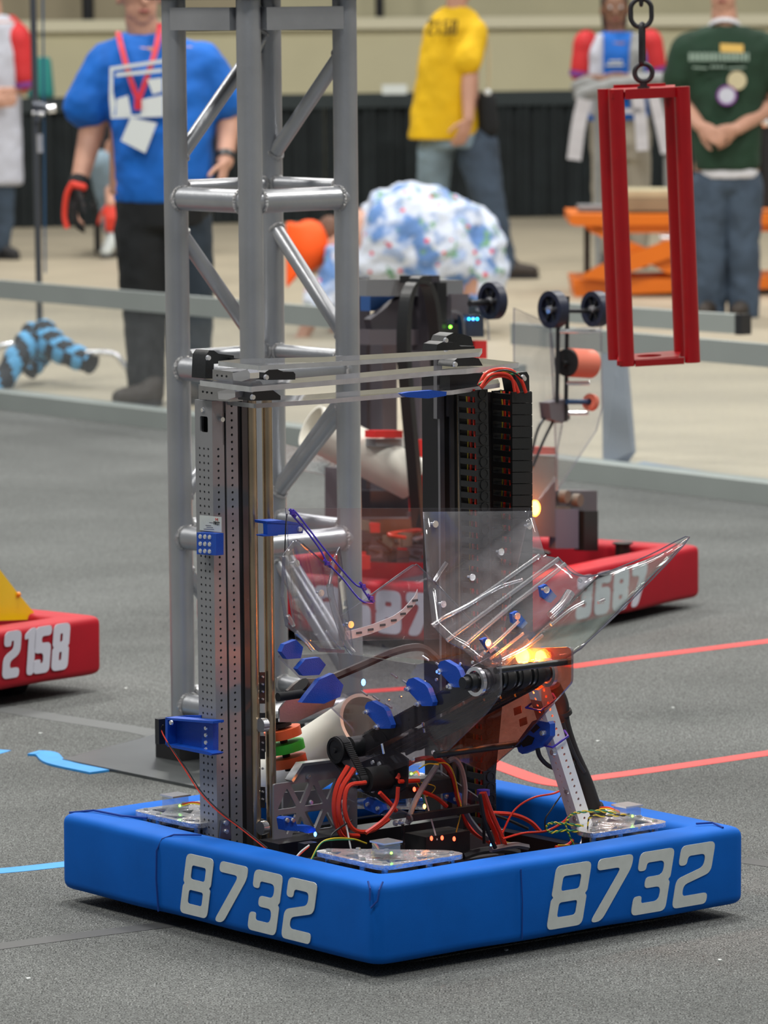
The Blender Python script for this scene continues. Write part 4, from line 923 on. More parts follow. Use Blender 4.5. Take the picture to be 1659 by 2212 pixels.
# ---- intake wheels beside the upright
ax = (ZV * -1 + VV * .18 - UV * .12).normalized()
for k, (x, y, mm) in enumerate(((624, 1583, 'orange_rubber'), (631, 1613, 'green_rubber'), (636, 1644, 'orange_rubber'))):
    c = pu(x - 13, y, .645); m = MB(); m.tube(c - ax * .0082, c + ax * .0082, .0335, 32); m.build('compliant_wheel', mm, rob)
m = MB(); c0_ = pu(606, 1560, .645); c1_ = pu(624, 1664, .645); m.tube(c0_, c1_, .007, 12); m.tube(c0_ + VV * .0, c0_ + ax * .008, .019, 14); m.tube(c0_ - ax * .012, c0_ - ax * .004, .023, 12); m.build('wheel_shaft', 'black_matte', rob)
m = MB(); m.tube(pu(600, 1506, .50), pu(672, 1496, .50), .008, 12); m.tube(pu(650, 1480, .51), pu(668, 1500, .51), .016, 12); m.build('cross_shaft', 'black_matte', rob)
m = MB(); m.prism([pu(x, y, .55) for x, y in [(604, 1532), (618, 1512), (730, 1500), (720, 1526), (700, 1532), (640, 1560), (604, 1560)]], UV * .004); m.build('inner_plate', 'aluminium', rob)
# ---- hoses and strap
wire_u([(622, 1498, .54), (650, 1476, .54), (700, 1470, .54), (775, 1440, .53), (850, 1408, .52), (905, 1398, .51), (935, 1415, .50), (965, 1450, .48)], .0075, mat('hose_brown', (.035, .022, .02), .5), 'cable_hose')
m = MB(); pp = [pu(x, y, .56) for x, y in spline_px([(745, 1374), (800, 1360), (850, 1340), (885, 1312), (902, 1285)])] if False else [pu(x, y, .56) for x, y in [(745, 1374), (775, 1367), (800, 1360), (826, 1350), (850, 1340), (870, 1326), (885, 1310), (896, 1297), (902, 1282)]]
for i in range(len(pp) - 1):
    a, b = pp[i], pp[i + 1]; m.add([a + ZV * .008, b + ZV * .008, b - ZV * .008, a - ZV * .008, a + ZV * .008 + UV * .001, b + ZV * .008 + UV * .001, b - ZV * .008 + UV * .001, a - ZV * .008 + UV * .001], [(0, 1, 2, 3), (4, 7, 6, 5), (0, 4, 5, 1), (3, 2, 6, 7)])
m.build('perforated_strap', 'strut_white', rob)
m = MB()
for i in range(1, 8): m.box(pp[i], VV * .012, UV * .004, ZV * .004)
m.build('strap_slot', 'dark_metal', rob)
# ---- wiring inside the frame
W = [([(752, 1655), (728, 1700), (722, 1750), (735, 1800), (760, 1812)], 'red_wire', .0045), ([(765, 1660), (738, 1705), (732, 1755), (748, 1800), (775, 1806)], 'red_wire', .0045), ([(790, 1690), (752, 1700), (745, 1750), (762, 1790), (800, 1795), (840, 1770)], 'red_wire', .004),
     ([(820, 1712), (842, 1735), (856, 1752)], 'red_wire', .004), ([(860, 1700), (855, 1735), (830, 1770), (790, 1800)], 'red_wire', .004),
     ([(858, 1684), (880, 1652), (915, 1638), (950, 1642), (974, 1670), (984, 1705), (996, 1745), (1015, 1790), (1050, 1815), (1090, 1832)], 'red_wire', .0045), ([(862, 1688), (905, 1686)], 'red_wire', .004),
     ([(968, 1644), (982, 1640), (996, 1660), (1004, 1700), (1005, 1750), (1030, 1790), (1056, 1812)], 'grey_wire', .005), ([(945, 1652), (920, 1690), (895, 1735), (880, 1780)], 'grey_wire', .005),
     ([(1040, 1712), (1052, 1760), (1070, 1800), (1080, 1834)], 'red_wire', .0045), ([(1046, 1712), (1064, 1762), (1082, 1802), (1094, 1832)], 'red_wire', .0045), ([(1036, 1716), (1046, 1770), (1058, 1805), (1070, 1832)], 'black_wire', .004), ([(1050, 1720), (1060, 1755), (1070, 1790)], 'black_wire', .003),
     ([(1062, 1756), (1110, 1760), (1145, 1775), (1166, 1796)], 'red_wire', .0042), ([(1062, 1758), (1100, 1772), (1140, 1790)], 'black_wire', .003), ([(1082, 1806), (1110, 1752), (1150, 1724), (1196, 1714), (1218, 1704)], 'red_wire', .0018),
     ([(1220, 1706), (1190, 1750), (1178, 1770), (1178, 1795)], 'black_wire', .0013), ([(1086, 1812), (1130, 1800), (1180, 1795), (1216, 1776), (1236, 1756), (1268, 1732), (1272, 1706)], 'red_wire', .0022),
     ([(940, 1650), (960, 1648), (975, 1660), (985, 1690), (990, 1720), (996, 1750), (985, 1800)], 'yellow_wire', .0012), ([(905, 1660), (925, 1650), (948, 1652)], 'yellow_wire', .0012), ([(910, 1690), (940, 1700), (920, 1720), (900, 1690)], 'yellow_wire', .001),
     ([(900, 1705), (940, 1722), (965, 1742)], 'red_wire', .004), ([(912, 1715), (916, 1730), (918, 1745)], 'green_wire', .0014), ([(672, 1858), (690, 1825), (715, 1812), (760, 1812), (792, 1822)], 'yellow_wire', .0016), ([(674, 1856), (694, 1822), (720, 1815), (765, 1814)], 'green_wire', .0012),
     ([(641, 1850), (652, 1838), (668, 1826)], 'white_wire', .0016), ([(643, 1851), (655, 1840), (668, 1829)], 'red_wire', .001), ([(716, 1830), (716, 1805), (735, 1788), (760, 1772)], 'black_wire', .0018),
     ([(1060, 1835), (1110, 1826), (1140, 1830)], 'grey_wire', .006), ([(1000, 1850), (1040, 1838), (1090, 1836), (1120, 1842)], 'black_wire', .007), ([(1085, 1818), (1105, 1822), (1118, 1832)], 'yellow_wire', .0014), ([(1200, 1830), (1225, 1826), (1238, 1815)], 'red_wire', .003), ([(1205, 1826), (1230, 1826)], 'yellow_wire', .0016)]
for i, (pts, mm, r) in enumerate(W):
    wire_u(pts, r, mm, 'cable' if r > .003 else 'wire', .40 - .012 * (i % 5) if pts[0][0] < 1020 else .30 - .012 * (i % 6))
for i, pts in enumerate(([(1262, 1798), (1220, 1794), (1190, 1798), (1180, 1786), (1192, 1778), (1220, 1780), (1260, 1784)], [(1240, 1826), (1228, 1800), (1222, 1780), (1232, 1762), (1250, 1755), (1290, 1752), (1330, 1756)], [(1270, 1820), (1270, 1780), (1278, 1764), (1320, 1762), (1360, 1760)])):
    m = MB(); P = spline([pu(x, y, .14) for x, y in pts], 10)
    for s, mm in ((0, 'yellow_wire'), (pi, 'green_wire' if i < 2 else 'black_wire')):
        m = MB(); m.path([p + Vector((0, cos(k * .9 + s), sin(k * .9 + s))) * .0016 for k, p in enumerate(P)], .0013, 6); m.build('twisted_wire', mm, rob)
m = MB(); m.tube(pu(1044, 1706, .30), pu(1044, 1718, .30), .012, 10); m.build('wire_bundle_tie', 'purple_tie', rob)
# ---- electronics
m = MB(); m.lbox(.24, .40, .20, .40, .056, .082); m.build('power_hub', 'black_plastic', rob)
m = MB(); m.lbox(.26, .38, .215, .36, .082, .086); m.build('hub_lid', 'dark_metal', rob)
m = MB(); m.lbox(.40, .47, .42, .60, .056, .09); m.build('controller_box', mat('ctl', (.09, .09, .10), .4), rob)
m = MB(); m.lbox(.20, .24, .30, .47, .058, .07); m.build('controller_strip', 'purple_tie', rob)
c = pu(1153, 1850, .17); c.z = .075; m = MB(); m.tube(c - VV * .0 , c + ZV * .046, .033, 28, .023); m.ring(c + ZV * .046, c + ZV * .049, .023, .016, 28); m.build('round_motor', mat('motor_grey', (.07, .075, .085), .45, .2), rob)
m = MB(); m.box(c + ZV * .012 - UV * .03, UV * .012, VV * .012, ZV * .012); m.build('motor_port', 'hole_dark', rob)
m = MB(); m.box(pu(665, 1832, .42), VV * .028, UV * .02, ZV * .02); m.build('limit_switch', 'black_plastic', rob)
m = MB(); m.prism([pu(x, y, .47) for x, y in [(612, 1770), (616, 1766), (636, 1766), (642, 1784), (672, 1784), (682, 1790), (682, 1798), (662, 1800), (650, 1796), (616, 1794)]], UV * .02); m.build('blue_sensor_mount', 'blue_print', rob)
boltu(620, 1772, .469); boltu(632, 1772, .469)
for x, y, u, mm in ((785, 1474, .35, 'led_blue'), (681, 1802, .46, 'led_blue'), (917, 1742, .34, 'led_amber'), (895, 1705, .36, 'led_red'), (955, 1810, .33, 'led_red'), (981, 1812, .33, 'led_red'), (1062, 1826, .28, 'led_blue'), (932, 1811, .33, 'led_red')):
    m = MB(); m.ball(pu(x, y, u), .0028 if mm != 'led_blue' or x != 785 else .004, 8, (1, 1, 1.6)); m.build('indicator_light', mm, rob)
# ---- swerve modules
def pod(sx, sy, cu, cv, rot_enc):
    """corner module: cu,cv the inner frame corner, sx,sy = direction towards the middle"""
    F = lambda a, b, z: Lc(cu + sx * a, cv + sy * b, z + .018)
    ol = fillet([(.0, .0), (.190, .0), (.198, .032), (.045, .182), (.0, .182)], .026, 6)
    e1 = UV * sx; e2 = VV * sy
    holes = [fillet([(.02, .03), (.06, .03), (.02, .07)], .005), fillet([(.08, .012), (.13, .012), (.12, .040)], .005), fillet([(.140, .012), (.172, .014), (.155, .034)], .005), fillet([(.012, .085), (.035, .10), (.012, .13)], .005), fillet([(.012, .140), (.03, .135), (.022, .165)], .005), fillet([(.07, .06), (.10, .06), (.07, .09)], .005)]
    holes += [[(hx + .004 * cos(t * pi / 5), hy + .004 * sin(t * pi / 5)) for t in range(10)] for hx, hy in ((.05, .14), (.11, .085), (.182, .026), (.14, .055), (.035, .155))]
    a2 = ZV.cross(e1) if ZV.cross(e1).dot(e2) > 0 else -ZV.cross(e1)
    md = thing('swerve_module', None, None, (0, 0, 0)); md.parent = rob; md['org'] = rob['org']
    for z, th, hh in ((.151, .008, 1), (.112, .005, 0)): 
        curve_plate('module_plate', [ol] + (holes if hh else []), th, F(0, 0, z), e1, a2, 'milled', md)
    for a, b in ((.02, .02), (.175, .02), (.02, .165), (.11, .095), (.07, .012), (.012, .11), (.15, .065)):
        m = MB(); m.tube(F(a, b, .112), F(a, b, .152), .006, 14); m.build('standoff', 'milled', md)
    for a, b, z, r in ((.06, .06, .125, .048), (.15, .035, .128, .03), (.035, .14, .128, .028)):
        m = MB(); c = F(a, b, z); n = 72; m.tube(c, c + ZV * .012, r - .002, 48)
        for k in range(n): t = 2 * pi * k / n; d_ = Vector((cos(t), sin(t), 0)); m.box(c + ZV * .006 + d_ * (r - .001), d_ * .004, Vector((-d_.y, d_.x, 0)) * .0018, ZV * .012)
        m.build('gear', 'dark_metal', md)
    ec = F(*rot_enc, .156)
    m = MB(); m.box(ec + ZV * .014, e1 * .034, e2 * .034, ZV * .024); m.build('sensor_block', 'clear_block', md)
    m = MB(); m.box(ec + ZV * .027, e1 * .040, e2 * .040, ZV * .003); m.build('sensor_lid', 'silver', md)
    m = MB(); m.ball(ec + ZV * .010 - UV * .0175 * 1 - VV * .003, .0022, 8); m.build('indicator_light', 'led_green', md)
    for a, b in ((.02, .02), (.175, .02), (.02, .165), (.11, .095), (.07, .012), (.012, .11), (.15, .065), (.08, .10), (.06, .125)):
        m = MB(); m.bolt(F(a, b, .156), ZV, .005, .003); m.build('module_screw', 'silver', md)
    wp = [ec + e1 * .02 + ZV * .01, ec + e1 * .045 + e2 * .01 + ZV * .016, ec + e1 * .075 + e2 * .03 + ZV * .008, ec + e1 * .10 + e2 * .06 - ZV * .01]
    for k, mm in enumerate(('yellow_wire', 'red_wire', 'black_wire')):
        m = MB(); m.wire([p + Vector((0, .003 * k, .002 * (k % 2))) for p in wp], .0013, 6, 8); m.build('module_wire', mm, md)
    return md
pod(1, 1, FR0 + .012, FV0 + .010, (.060, .055)); pod(-1, 1, FR1 - .010, FV0 + .010, (.055, .060)); pod(1, -1, FR0 + .012, FV1 - .010, (.060, .050)); pod(-1, -1, FR1 - .01, FV1 - .01, (.06, .06))
for m_ in [o for o in bpy.data.objects if o.name.startswith(('swerve_module', 'cable_chain'))]:
    m_.location = (0, 0, 0)
# ---------------------------------------------------------------- the white pipe the robot holds
pd = (UV - ZV * .52).normalized(); pc = pv(792, 1562, .44)
coral = thing('white_pipe', 'short white plastic pipe held inside the blue robot beside the orange wheels', 'pipe', pc + pd * .15)
m = MB(); m.ring(pc, pc + pd * .30, .0571, .0505, 48); m.build('pipe_wall', 'pvc', coral)
# ================================================================== OTHER ROBOTS
# red robot 3687 behind
RN0 = gz(1040, 1398, .03); RN0.z = 0
RRt = gz(1513, 1291, .03); RRt.z = 0; RLf = gz(575, 1308, .03); RLf.z = 0
rv = (RRt - RN0); RBv = rv.length; rv.normalize(); ru = (RLf - RN0); ru = Vector((-rv.y, rv.x, 0)) if True else ru.normalized(); RBu = .86
rl = lambda u, v, z: RN0 + ru * u + rv * v + ZV * z
NRU = rv.cross(ZV).normalized(); NRV = ru.cross(ZV).normalized()
rpu = lambda x, y, u: hit(x, y, rl(u, 0, 0), NRU)
rpv = lambda x, y, v: hit(x, y, rl(0, v, 0), NRV)
rr = thing('red_robot', 'robot with red bumpers and clear arm holding a white pipe behind the blue one', 'robot', rl(RBu / 2, RBv / 2, 0))
rb = bumper(None, None, None, RBu, RBv, .085, .032, .170, 'red_fabric', fn=rl, parent=rr, cr_=.018)
mat('number_blur', (.62, .62, .70), .6)
digits('3687', rpu(1243, 1348, -.0015) * Vector((1, 1, 0)) + ZV * .045, rv, ZV, .108, .0905, .14, rb, 'number_blur', w=.70, t=.26, rad=.2)
q_ = rpv(932, 1374, -.0015); digits('3687', Vector((q_.x, q_.y, 0)) + ru * .345 + ZV * .045, -ru, ZV, .108, .0905, .0, rb, 'number_blur', w=.70, t=.26, rad=.2)
def rblk(px, u, dep, name, material): m = MB(); m.prism([rpu(x, y, u) for x, y in px], ru * dep); return m.build(name, material, rr)
def rb4(x0, y0, x1, y1, u, dep, name, material): return rblk([(x0, y1), (x1, y1), (x1, y0), (x0, y0)], u, dep, name, material)
mat('violet_metal', (.16, .145, .165), .4, .5); mat('red_part', (.62, .02, .02), .5); mat('violet_dark', (.05, .045, .055), .45, .3)
m = MB(); m.box(rl(RBu / 2, RBv / 2, .055), ru * (RBu - .15), rv * (RBv - .15), ZV * .01); m.build('belly_pan', 'violet_dark', rr)
# elevator frame
for x0, x1, y0, mm in ((792, 800, 600, 'violet_dark'), (826, 858, 690, 'violet_metal'), (907, 936, 600, 'violet_metal'), (940, 952, 640, 'violet_dark'), (730, 762, 1010, 'violet_metal')):
    rb4(x0, y0, x1, 1215, .54, .04, 'frame_upright', mm)
rb4(792, 603, 905, 640, .40, .03, 'top_bar', mat('panel_grey', (.22, .23, .24), .5, .3)); rb4(797, 712, 910, 745, .40, .03, 'cross_bar', 'violet_metal')
rb4(800, 640, 905, 672, .44, .03, 'blue_bar', mat('blue_bar', (.03, .10, .3), .5)); rblk([(800, 690), (880, 632), (890, 640), (890, 715), (805, 712)], .405, .02, 'brace_plate', 'violet_dark')
rb4(955, 605, 1000, 640, .38, .06, 'head_block', 'panel_grey'); rb4(975, 635, 1012, 690, .37, .06, 'head_block', 'violet_metal'); rb4(925, 595, 950, 760, .37, .05, 'head_block', 'violet_dark')
rb4(952, 700, 990, 722, .355, .05, 'radio_box', 'black_plastic'); rb4(1002, 680, 1045, 728, .352, .03, 'radio_box', mat('navy_box', (.015, .03, .06), .4)); rb4(1026, 736, 1052, 775, .352, .04, 'red_box', 'red_part')
for x, y, mm in ((973, 706, 'led_green'), (1013, 689, 'led_cyan'), (1022, 689, 'led_blue'), (1031, 689, 'led_cyan')):
    m = MB(); m.ball(rpu(x, y, .345), .0032, 8); m.build('indicator_light', mm, rr)
for px in ([(978, 672), (990, 676), (1000, 690), (1003, 725)], [(1030, 668), (1046, 676), (1054, 700), (1056, 735)]):
    m = MB(); m.wire([rpu(x, y, .35) for x, y in px], .004, 8, 6); m.build('tube_guard', 'clear_block', rr)
# arched cable chain
m = MB(); P = spline([rpu(x, y, .22) for x, y in [(905, 1140), (893, 1000), (880, 860), (872, 740), (878, 650), (892, 612), (908, 605), (925, 622), (938, 680), (945, 800), (946, 1000), (948, 1150)]], 7)
for i in range(0, len(P) - 1):
    a, b = P[i], P[i + 1]; m.box((a + b) / 2, (b - a) * 1.02, rv * .02 if abs((b - a).normalized().z) > .5 else rv * .004 + ZV * .018, ru * .03)
m.build('arched_cable_chain', 'black_plastic', rr)
rb4(892, 596, 932, 612, .35, .04, 'chain_clamp', 'black_plastic'); rb4(945, 610, 965, 760, .36, .03, 'chain_holder', 'black_plastic')
# head wheels
def wheel(x, y, u, r, wd, par, name='rubber_wheel', mm=None, off=.0):
    mat('wheel_navy', (.012, .016, .035), .45)
    c = rpu(x, y, u); ax_ = (rv * .93 - ru * .35).normalized()
    m = MB(); m.ring(c, c + ax_ * wd, r, r * .72, 32); m.tube(c + ax_ * wd * .35, c + ax_ * wd * .6, r * .74, 28); m.build(name, mm or 'wheel_navy', par)
    m = MB(); m.tube(c - ax_ * .003, c + ax_ * wd * .5, r * .2, 16); m.build('wheel_hub', 'silver', par)
    m = MB()
    for k in range(6): t = k * pi / 3; x_, y_, _ = frame(ax_); m.box(c + ax_ * wd * .3 + (x_ * cos(t) + y_ * sin(t)) * r * .45, (x_ * cos(t) + y_ * sin(t)) * r * .5, (x_ * -sin(t) + y_ * cos(t)) * r * .12, ax_ * .01)
    m.build('wheel_spoke', 'black_plastic', par)['kind'] = 'stuff'
wheel(1056, 650, .28, .048, .024, rr); wheel(1186, 669, .16, .048, .028, rr); wheel(1278, 668, .12, .046, .028, rr)
m = MB(); m.tube(rpu(1195, 671, .16), rpu(1282, 672, .12), .006, 12); m.build('wheel_axle', 'dark_metal', rr); m = MB(); m.tube(rpu(1015, 656, .28), rpu(1056, 652, .28), .008, 12); m.build('wheel_axle', 'dark_metal', rr)
for x0, y0, x1, y1 in ((1206, 690, 1203, 870), (1226, 640, 1222, 910)): m = MB(); m.tube(rpu(x0, y0, .15), rpu(x1, y1, .15), .0055, 8); m.build('arm_rod', 'dark_metal', rr)
for x0, x1, y in ((1205, 1296, 716), (1222, 1272, 828), (1225, 1270, 892)): m = MB(); m.tube(rpu(x0, y, .15), rpu(x1, y, .12), .0055, 10); m.build('spacer_rod', 'silver', rr)
for pts in ([(1112, 665), (1112, 1040), (1150, 1100), (1205, 1030), (1206, 970), (1216, 920), (1190, 700)], [(1190, 720), (1300, 700), (1303, 880), (1290, 930), (1205, 1060), (1200, 900)]):
    sheet3([rpu(x, y, .17) for x, y in pts], ru * .005, 'arm_sheet', 'clear_sheet', parent=rr)
m = MB(); a = rpu(1228, 783, .14); b = rpu(1276, 786, .12); m.tube(a, b, .037, 28); m.build('orange_roller', mat('salmon', (.62, .16, .10), .55), rr)
m = MB(); m.tube(a - rv * .012, a, .035, 28); m.tube(a - rv * .03, b + rv * .02, .007, 12); m.build('roller_cap', 'black_plastic', rr)
rblk([(1186, 870), (1225, 862), (1232, 905), (1215, 914), (1190, 905)], .15, .03, 'gear_housing', 'violet_metal')
m = MB(); m.tube(rpu(1225, 868, .14), rpu(1285, 868, .12), .007, 10); m.build('cross_shaft', mat('blue_shaft', (.02, .06, .14), .4), rr)
m = MB(); m.ring(rpu(1272, 868, .12), rpu(1280, 870, .118), .022, .009, 18); m.build('small_roller', 'salmon', rr)
for px in ([(1148, 980), (1165, 920), (1195, 885)], [(1150, 1010), (1175, 950), (1200, 900)]): m = MB(); m.wire([rpu(x, y, .17) for x, y in px], .004, 6, 5); m.build('arm_cable', 'dark_metal', rr)
# mid-body clutter
rb4(1150, 985, 1200, 1160, .20, .05, 'gearbox_plate', 'violet_metal'); rb4(1152, 966, 1200, 982, .19, .05, 'red_cap', 'red_part'); rb4(1170, 1060, 1290, 1160, .24, .05, 'gearbox_plate', 'violet_metal')
rb4(1160, 1095, 1232, 1160, .22, .03, 'motor_block', mat('rusty', (.16, .13, .10), .6)); rb4(1262, 1104, 1292, 1190, .2, .03, 'black_tower', 'black_plastic'); rb4(1200, 1100, 1250, 1185, .21, .02, 'panel', mat('violet_panel', (.14, .14, .19), .5))
for x, y in ((1212, 1072), (1240, 1080)): m = MB(); c = rpu(x, y, .23); m.tube(c, c - ru * .02, .017, 18); m.build('motor_can', 'rusty', rr)
m = MB(); c = rpu(1345, 1175, .17); m.tube(c - ZV * .03, c, .02, 20); m.tube(c, c + ZV * .004, .027, 20); m.build('round_motor', 'black_plastic', rr)
m = MB(); c = rpu(1155, 1098, .17); m.ball(c, .013, 14, (1, 1, 1.5)); m.build('amber_lamp', 'led_amber', rr)
l = bpy.data.lights.new('amber_glow_rear', 'POINT'); l.energy = 1.2; l.color = (1, .22, .02); l.shadow_soft_size = .02; lo = bpy.data.objects.new('amber_glow_rear', l); COL.objects.link(lo); lo.location = c - ru * .04
for a in ((735, 1120, 950, 1160, .33), (800, 1060, 890, 1130, .50), (960, 1090, 1100, 1180, .33)): rb4(*a, .06, 'mechanism_block', 'violet_dark')
for a in ((905, 950, 925, 1130, .32), (922, 1010, 932, 1110, .30), (810, 930, 870, 946, .30), (735, 1200, 800, 1230, .20)): rb4(*a, .03, 'red_bracket', 'red_part')
rb4(868, 945, 900, 965, .31, .02, 'white_bracket', 'number_white'); rb4(812, 948, 868, 965, .31, .03, 'grey_bracket', 'panel_grey')
random.seed(3)
for k in range(16):
    x = random.uniform(780, 1100); y = random.uniform(1120, 1215); mm = random.choice(['red_wire', 'green_wire', 'black_wire', 'grey_wire', 'violet_metal'])
    m = MB(); m.wire([rpu(x + random.uniform(-50, 50) * j, y + random.uniform(-22, 18), .25 + .03 * j) for j in range(4)], random.uniform(.003, .006), 6, 6); m.build('cable', mm, rr)
for k in range(10):
    x = random.uniform(770, 930); y = random.uniform(1100, 1200); rb4(x, y, x + random.uniform(10, 30), y + random.uniform(10, 30), .27, .03, 'small_part', random.choice(['violet_metal', 'rusty', 'violet_dark', 'red_part']))
# the pipe it carries
a = rpu(672, 920, .46); b = rpu(850, 1012, .33); dd_ = (b - a).normalized()
cp = thing('white_pipe', 'white plastic pipe held high by the red robot, seen through the truss', 'pipe', a); m = MB(); m.ring(a, a + dd_ * .30, .0571, .0505, 44); m.build('pipe_wall', 'pvc', cp)
# white perforated sheet behind the truss
m = MB(); m.prism([rpu(x, y, .6) for x, y in [(618, 960), (725, 990), (722, 1030), (618, 1008)]], ru * .01); m.build('woven_panel', mat('woven', (.55, .60, .60), .6, bump=.4, bscale=120), rr)
# ---- red robot 2158 at the left edge
LR = gz(222, 1458, .045); LR.z = 0; LL = gz(-200, 1528, .045); LL.z = 0; lv = (LR - LL).normalized(); lu = Vector((-lv.y, lv.x, 0)); LN = LR - lv * .86
ll = lambda u, v, z: LN + lu * u + lv * v + ZV * z
lr = thing('red_robot', 'robot with red bumpers numbered 2158 and a yellow plate at the left edge', 'robot', ll(.4, .43, 0))
b2 = bumper(None, None, None, .80, .86, .085, .048, .185, 'red_fabric', fn=ll, parent=lr, cr_=.02)
lpu = lambda x, y, u: hit(x, y, ll(u, 0, 0), lv.cross(ZV).normalized())
o_ = lpu(4, 1468, -.003); digits('2158', o_, lv, ZV, .108, .057, .12, b2, 'number_blur', w=.50, t=.21, rad=.14, widths=[1.12, .62, 1.06, 1])
m = MB(); m.box(ll(.4, .43, .075), lu * .66, lv * .72, ZV * .01); m.build('belly_pan', 'violet_dark', lr)
m = MB(); m.prism([lpu(x, y, .16) for x, y in [(-120, 1345), (-120, 1120), (-8, 1220), (36, 1278), (78, 1328), (76, 1338)]], lu * .004); m.build('yellow_plate', mat('yellow_plate', (.78, .55, .01), .22, coat=.5), lr)
m = MB(); c = lpu(40, 1284, .158); m.ball(c, .006, 10); m.build('plate_knob', mat('orange_knob', (.8, .25, .01), .4), lr)
m = MB(); m.box(ll(.14, .70, .13), lu * .03, lv * .24, ZV * .06); m.build('inner_rail', mat('tan_wood', (.45, .27, .08), .6), lr)
for u in (.15, .65):
    for v in (.15, .7):
        m = MB(); c = ll(u, v, .051); m.tube(c - lv * .02, c + lv * .02, .05, 24); m.build('drive_wheel', 'black_matte', lr)
for u in (.15, RBu - .15):
    for v in (.15, RBv - .15):
        m = MB(); c = rl(u, v, .051); m.tube(c - rv * .02, c + rv * .02, .05, 24); m.build('drive_wheel', 'black_matte', rr)
# ================================================================== STAND, CART, BACKGROUND THINGS
# wrapped stand at the left
gp = gz(84, 830, .0); SY = gp.y
st = thing('wrapped_stand', 'tall grey stand with legs wrapped in blue and black padding at left', 'stand', gp)
def sy(x, y, d=0): return gy(x, y, SY + d)
mat('pole_grey', (.11, .12, .14), .35, .8); mat('pad_blue', (.10, .38, .68), .6); mat('pad_black', (.012, .016, .022), .7)
m = MB(); m.tube(sy(86, 705), sy(70, -60), .0135, 16); m.build('pole', 'pole_grey', st)
m = MB(); m.tube(sy(98, 590), sy(92, -60), .004, 8); m.build('blue_cable', mat('dkblue', (.01, .06, .14), .4), st)
m = MB(); m.tube(sy(70, 225, -.02), sy(102, 232, -.02), .016, 14); m.tube(sy(78, 232, -.03), sy(80, 262, -.03), .02, 14); m.build('clamp', 'pole_grey', st)
m = MB(); m.tube(sy(104, 236, -.03), sy(120, 234, -.03), .018, 14); m.build('clamp_knob', 'silver', st)
m = MB(); m.tube(sy(70, 244, -.04), sy(96, 246, -.04), .01, 10); m.build('clamp_bolt', 'silver', st); m = MB(); m.tube(sy(84, 290), sy(86, 330), .016, 12); m.build('clamp_bolt', 'silver', st)
legs = [([sy(86, 720), sy(130, 755, -.1), sy(198, 785, -.2)], .068, .045), ([sy(80, 720), sy(40, 770, -.1), sy(-30, 880, -.25)], .062, .045), ([sy(82, 730), sy(90, 770, .15), sy(62, 805, .1)], .045, .035)]
for pts, r0, r1 in legs:
    P = spline(pts, 24); n = 14; m = MB(); m2 = MB()
    m.path(P, lambda t: (r0 + (r1 - r0) * t) * (1 + .07 * sin(t * 26)), n); o = m.build('padded_leg', 'pad_black', st); o.data.materials.append(MATS['pad_blue'])
    for p in o.data.polygons:
        if len(p.vertices) == 4:
            i = min(p.vertices) // n; k = min(p.vertices) % n
            if ((i + k * 1.6) / 13.0) % 1 < .42: p.material_index = 1
for px in ([(185, 762), (225, 762), (250, 768), (270, 792), (280, 806)], [(30, 742), (0, 748), (-40, 760)]):
    m = MB(); m.wire([sy(x, y, -.2) for x, y in px], .0125, 12, 8); m.build('curved_foot', 'silver', st)
m = MB(); m.tube(sy(55, 708, -.02), sy(120, 712, -.02), .02, 12); m.build('leg_collar', 'pad_black', st)
# orange scissor lift cart
cg0 = gz(1400, 640); CYc = cg0.y
cart = thing('lift_cart', 'orange scissor lift cart with boards on top behind the red cage', 'cart', cg0)
mat('orange_paint', (.72, .16, .005), .4)
def cy(x, y, d=0): return gy(x, y, CYc + d)
def cprism(px, d, dep, name, material='orange_paint'): m = MB(); m.prism([cy(x, y, d) for x, y in px], (0, dep, 0)); return m.build(name, material, cart)
cprism([(1231, 464), (1700, 464), (1700, 486), (1245, 488), (1231, 484)], -.05, .75, 'platform'); cprism([(1236, 604), (1700, 598), (1700, 622), (1250, 640), (1244, 652), (1238, 620)], 0, .6, 'base_frame')
cprism([(1262, 488), (1700, 484), (1700, 500), (1280, 505)], -.02, .7, 'platform_lip')
for d in (-.02, .55):
    cprism([(1262, 492), (1290, 492), (1480, 570), (1620, 606), (1580, 612), (1440, 590)], d, .03, 'scissor_arm'); cprism([(1250, 600), (1290, 575), (1440, 520), (1600, 492), (1640, 500), (1480, 545), (1310, 606)], d - .04, .03, 'scissor_arm')
cprism([(1262, 490), (1275, 490), (1275, 600), (1262, 600)], .5, .03, 'black_strut', 'black_plastic')
m = MB(); m.tube(cy(1425, 514, -.03), cy(1455, 516, -.03), .02, 14); m.build('hydraulic_ram', 'silver', cart)
for x in (1260, 1385, 1400, 1650):
    m = MB(); c = cy(x, 634, .1 if x != 1400 else .5); c.z = .048; m.tube(c - Vector((.02, 0, 0)), c + Vector((.02, 0, 0)), .046, 20); m.build('caster_wheel', mat('caster_grey', (.25, .25, .24), .5), cart)
mat('board_tan', (.50, .44, .28), .6, noise=.15, nscale=5); mat('board_dark', (.28, .23, .14), .7, noise=.2, nscale=6)
for (px, mm, l) in (([(1345, 427), (1460, 427), (1460, 456), (1345, 456)], 'board_dark', 'brown board lying flat on the orange lift cart'), ([(1348, 412), (1462, 412), (1462, 426), (1348, 426)], 'board_tan', 'pale board on top of the brown board on the cart')):
    m = MB(); m.prism([cy(x, y, .1) for x, y in px], (0, .4, 0)); tag(m.build('board', mm), l, 'board')
m = MB(); m.prism([cy(x, y, .2) for x, y in [(1250, 446), (1330, 446), (1330, 455), (1250, 455)]], (0, .3, 0)); tag(m.build('grey_tray', 'panel_grey'), 'flat grey tray at the left end of the orange cart', 'tray')
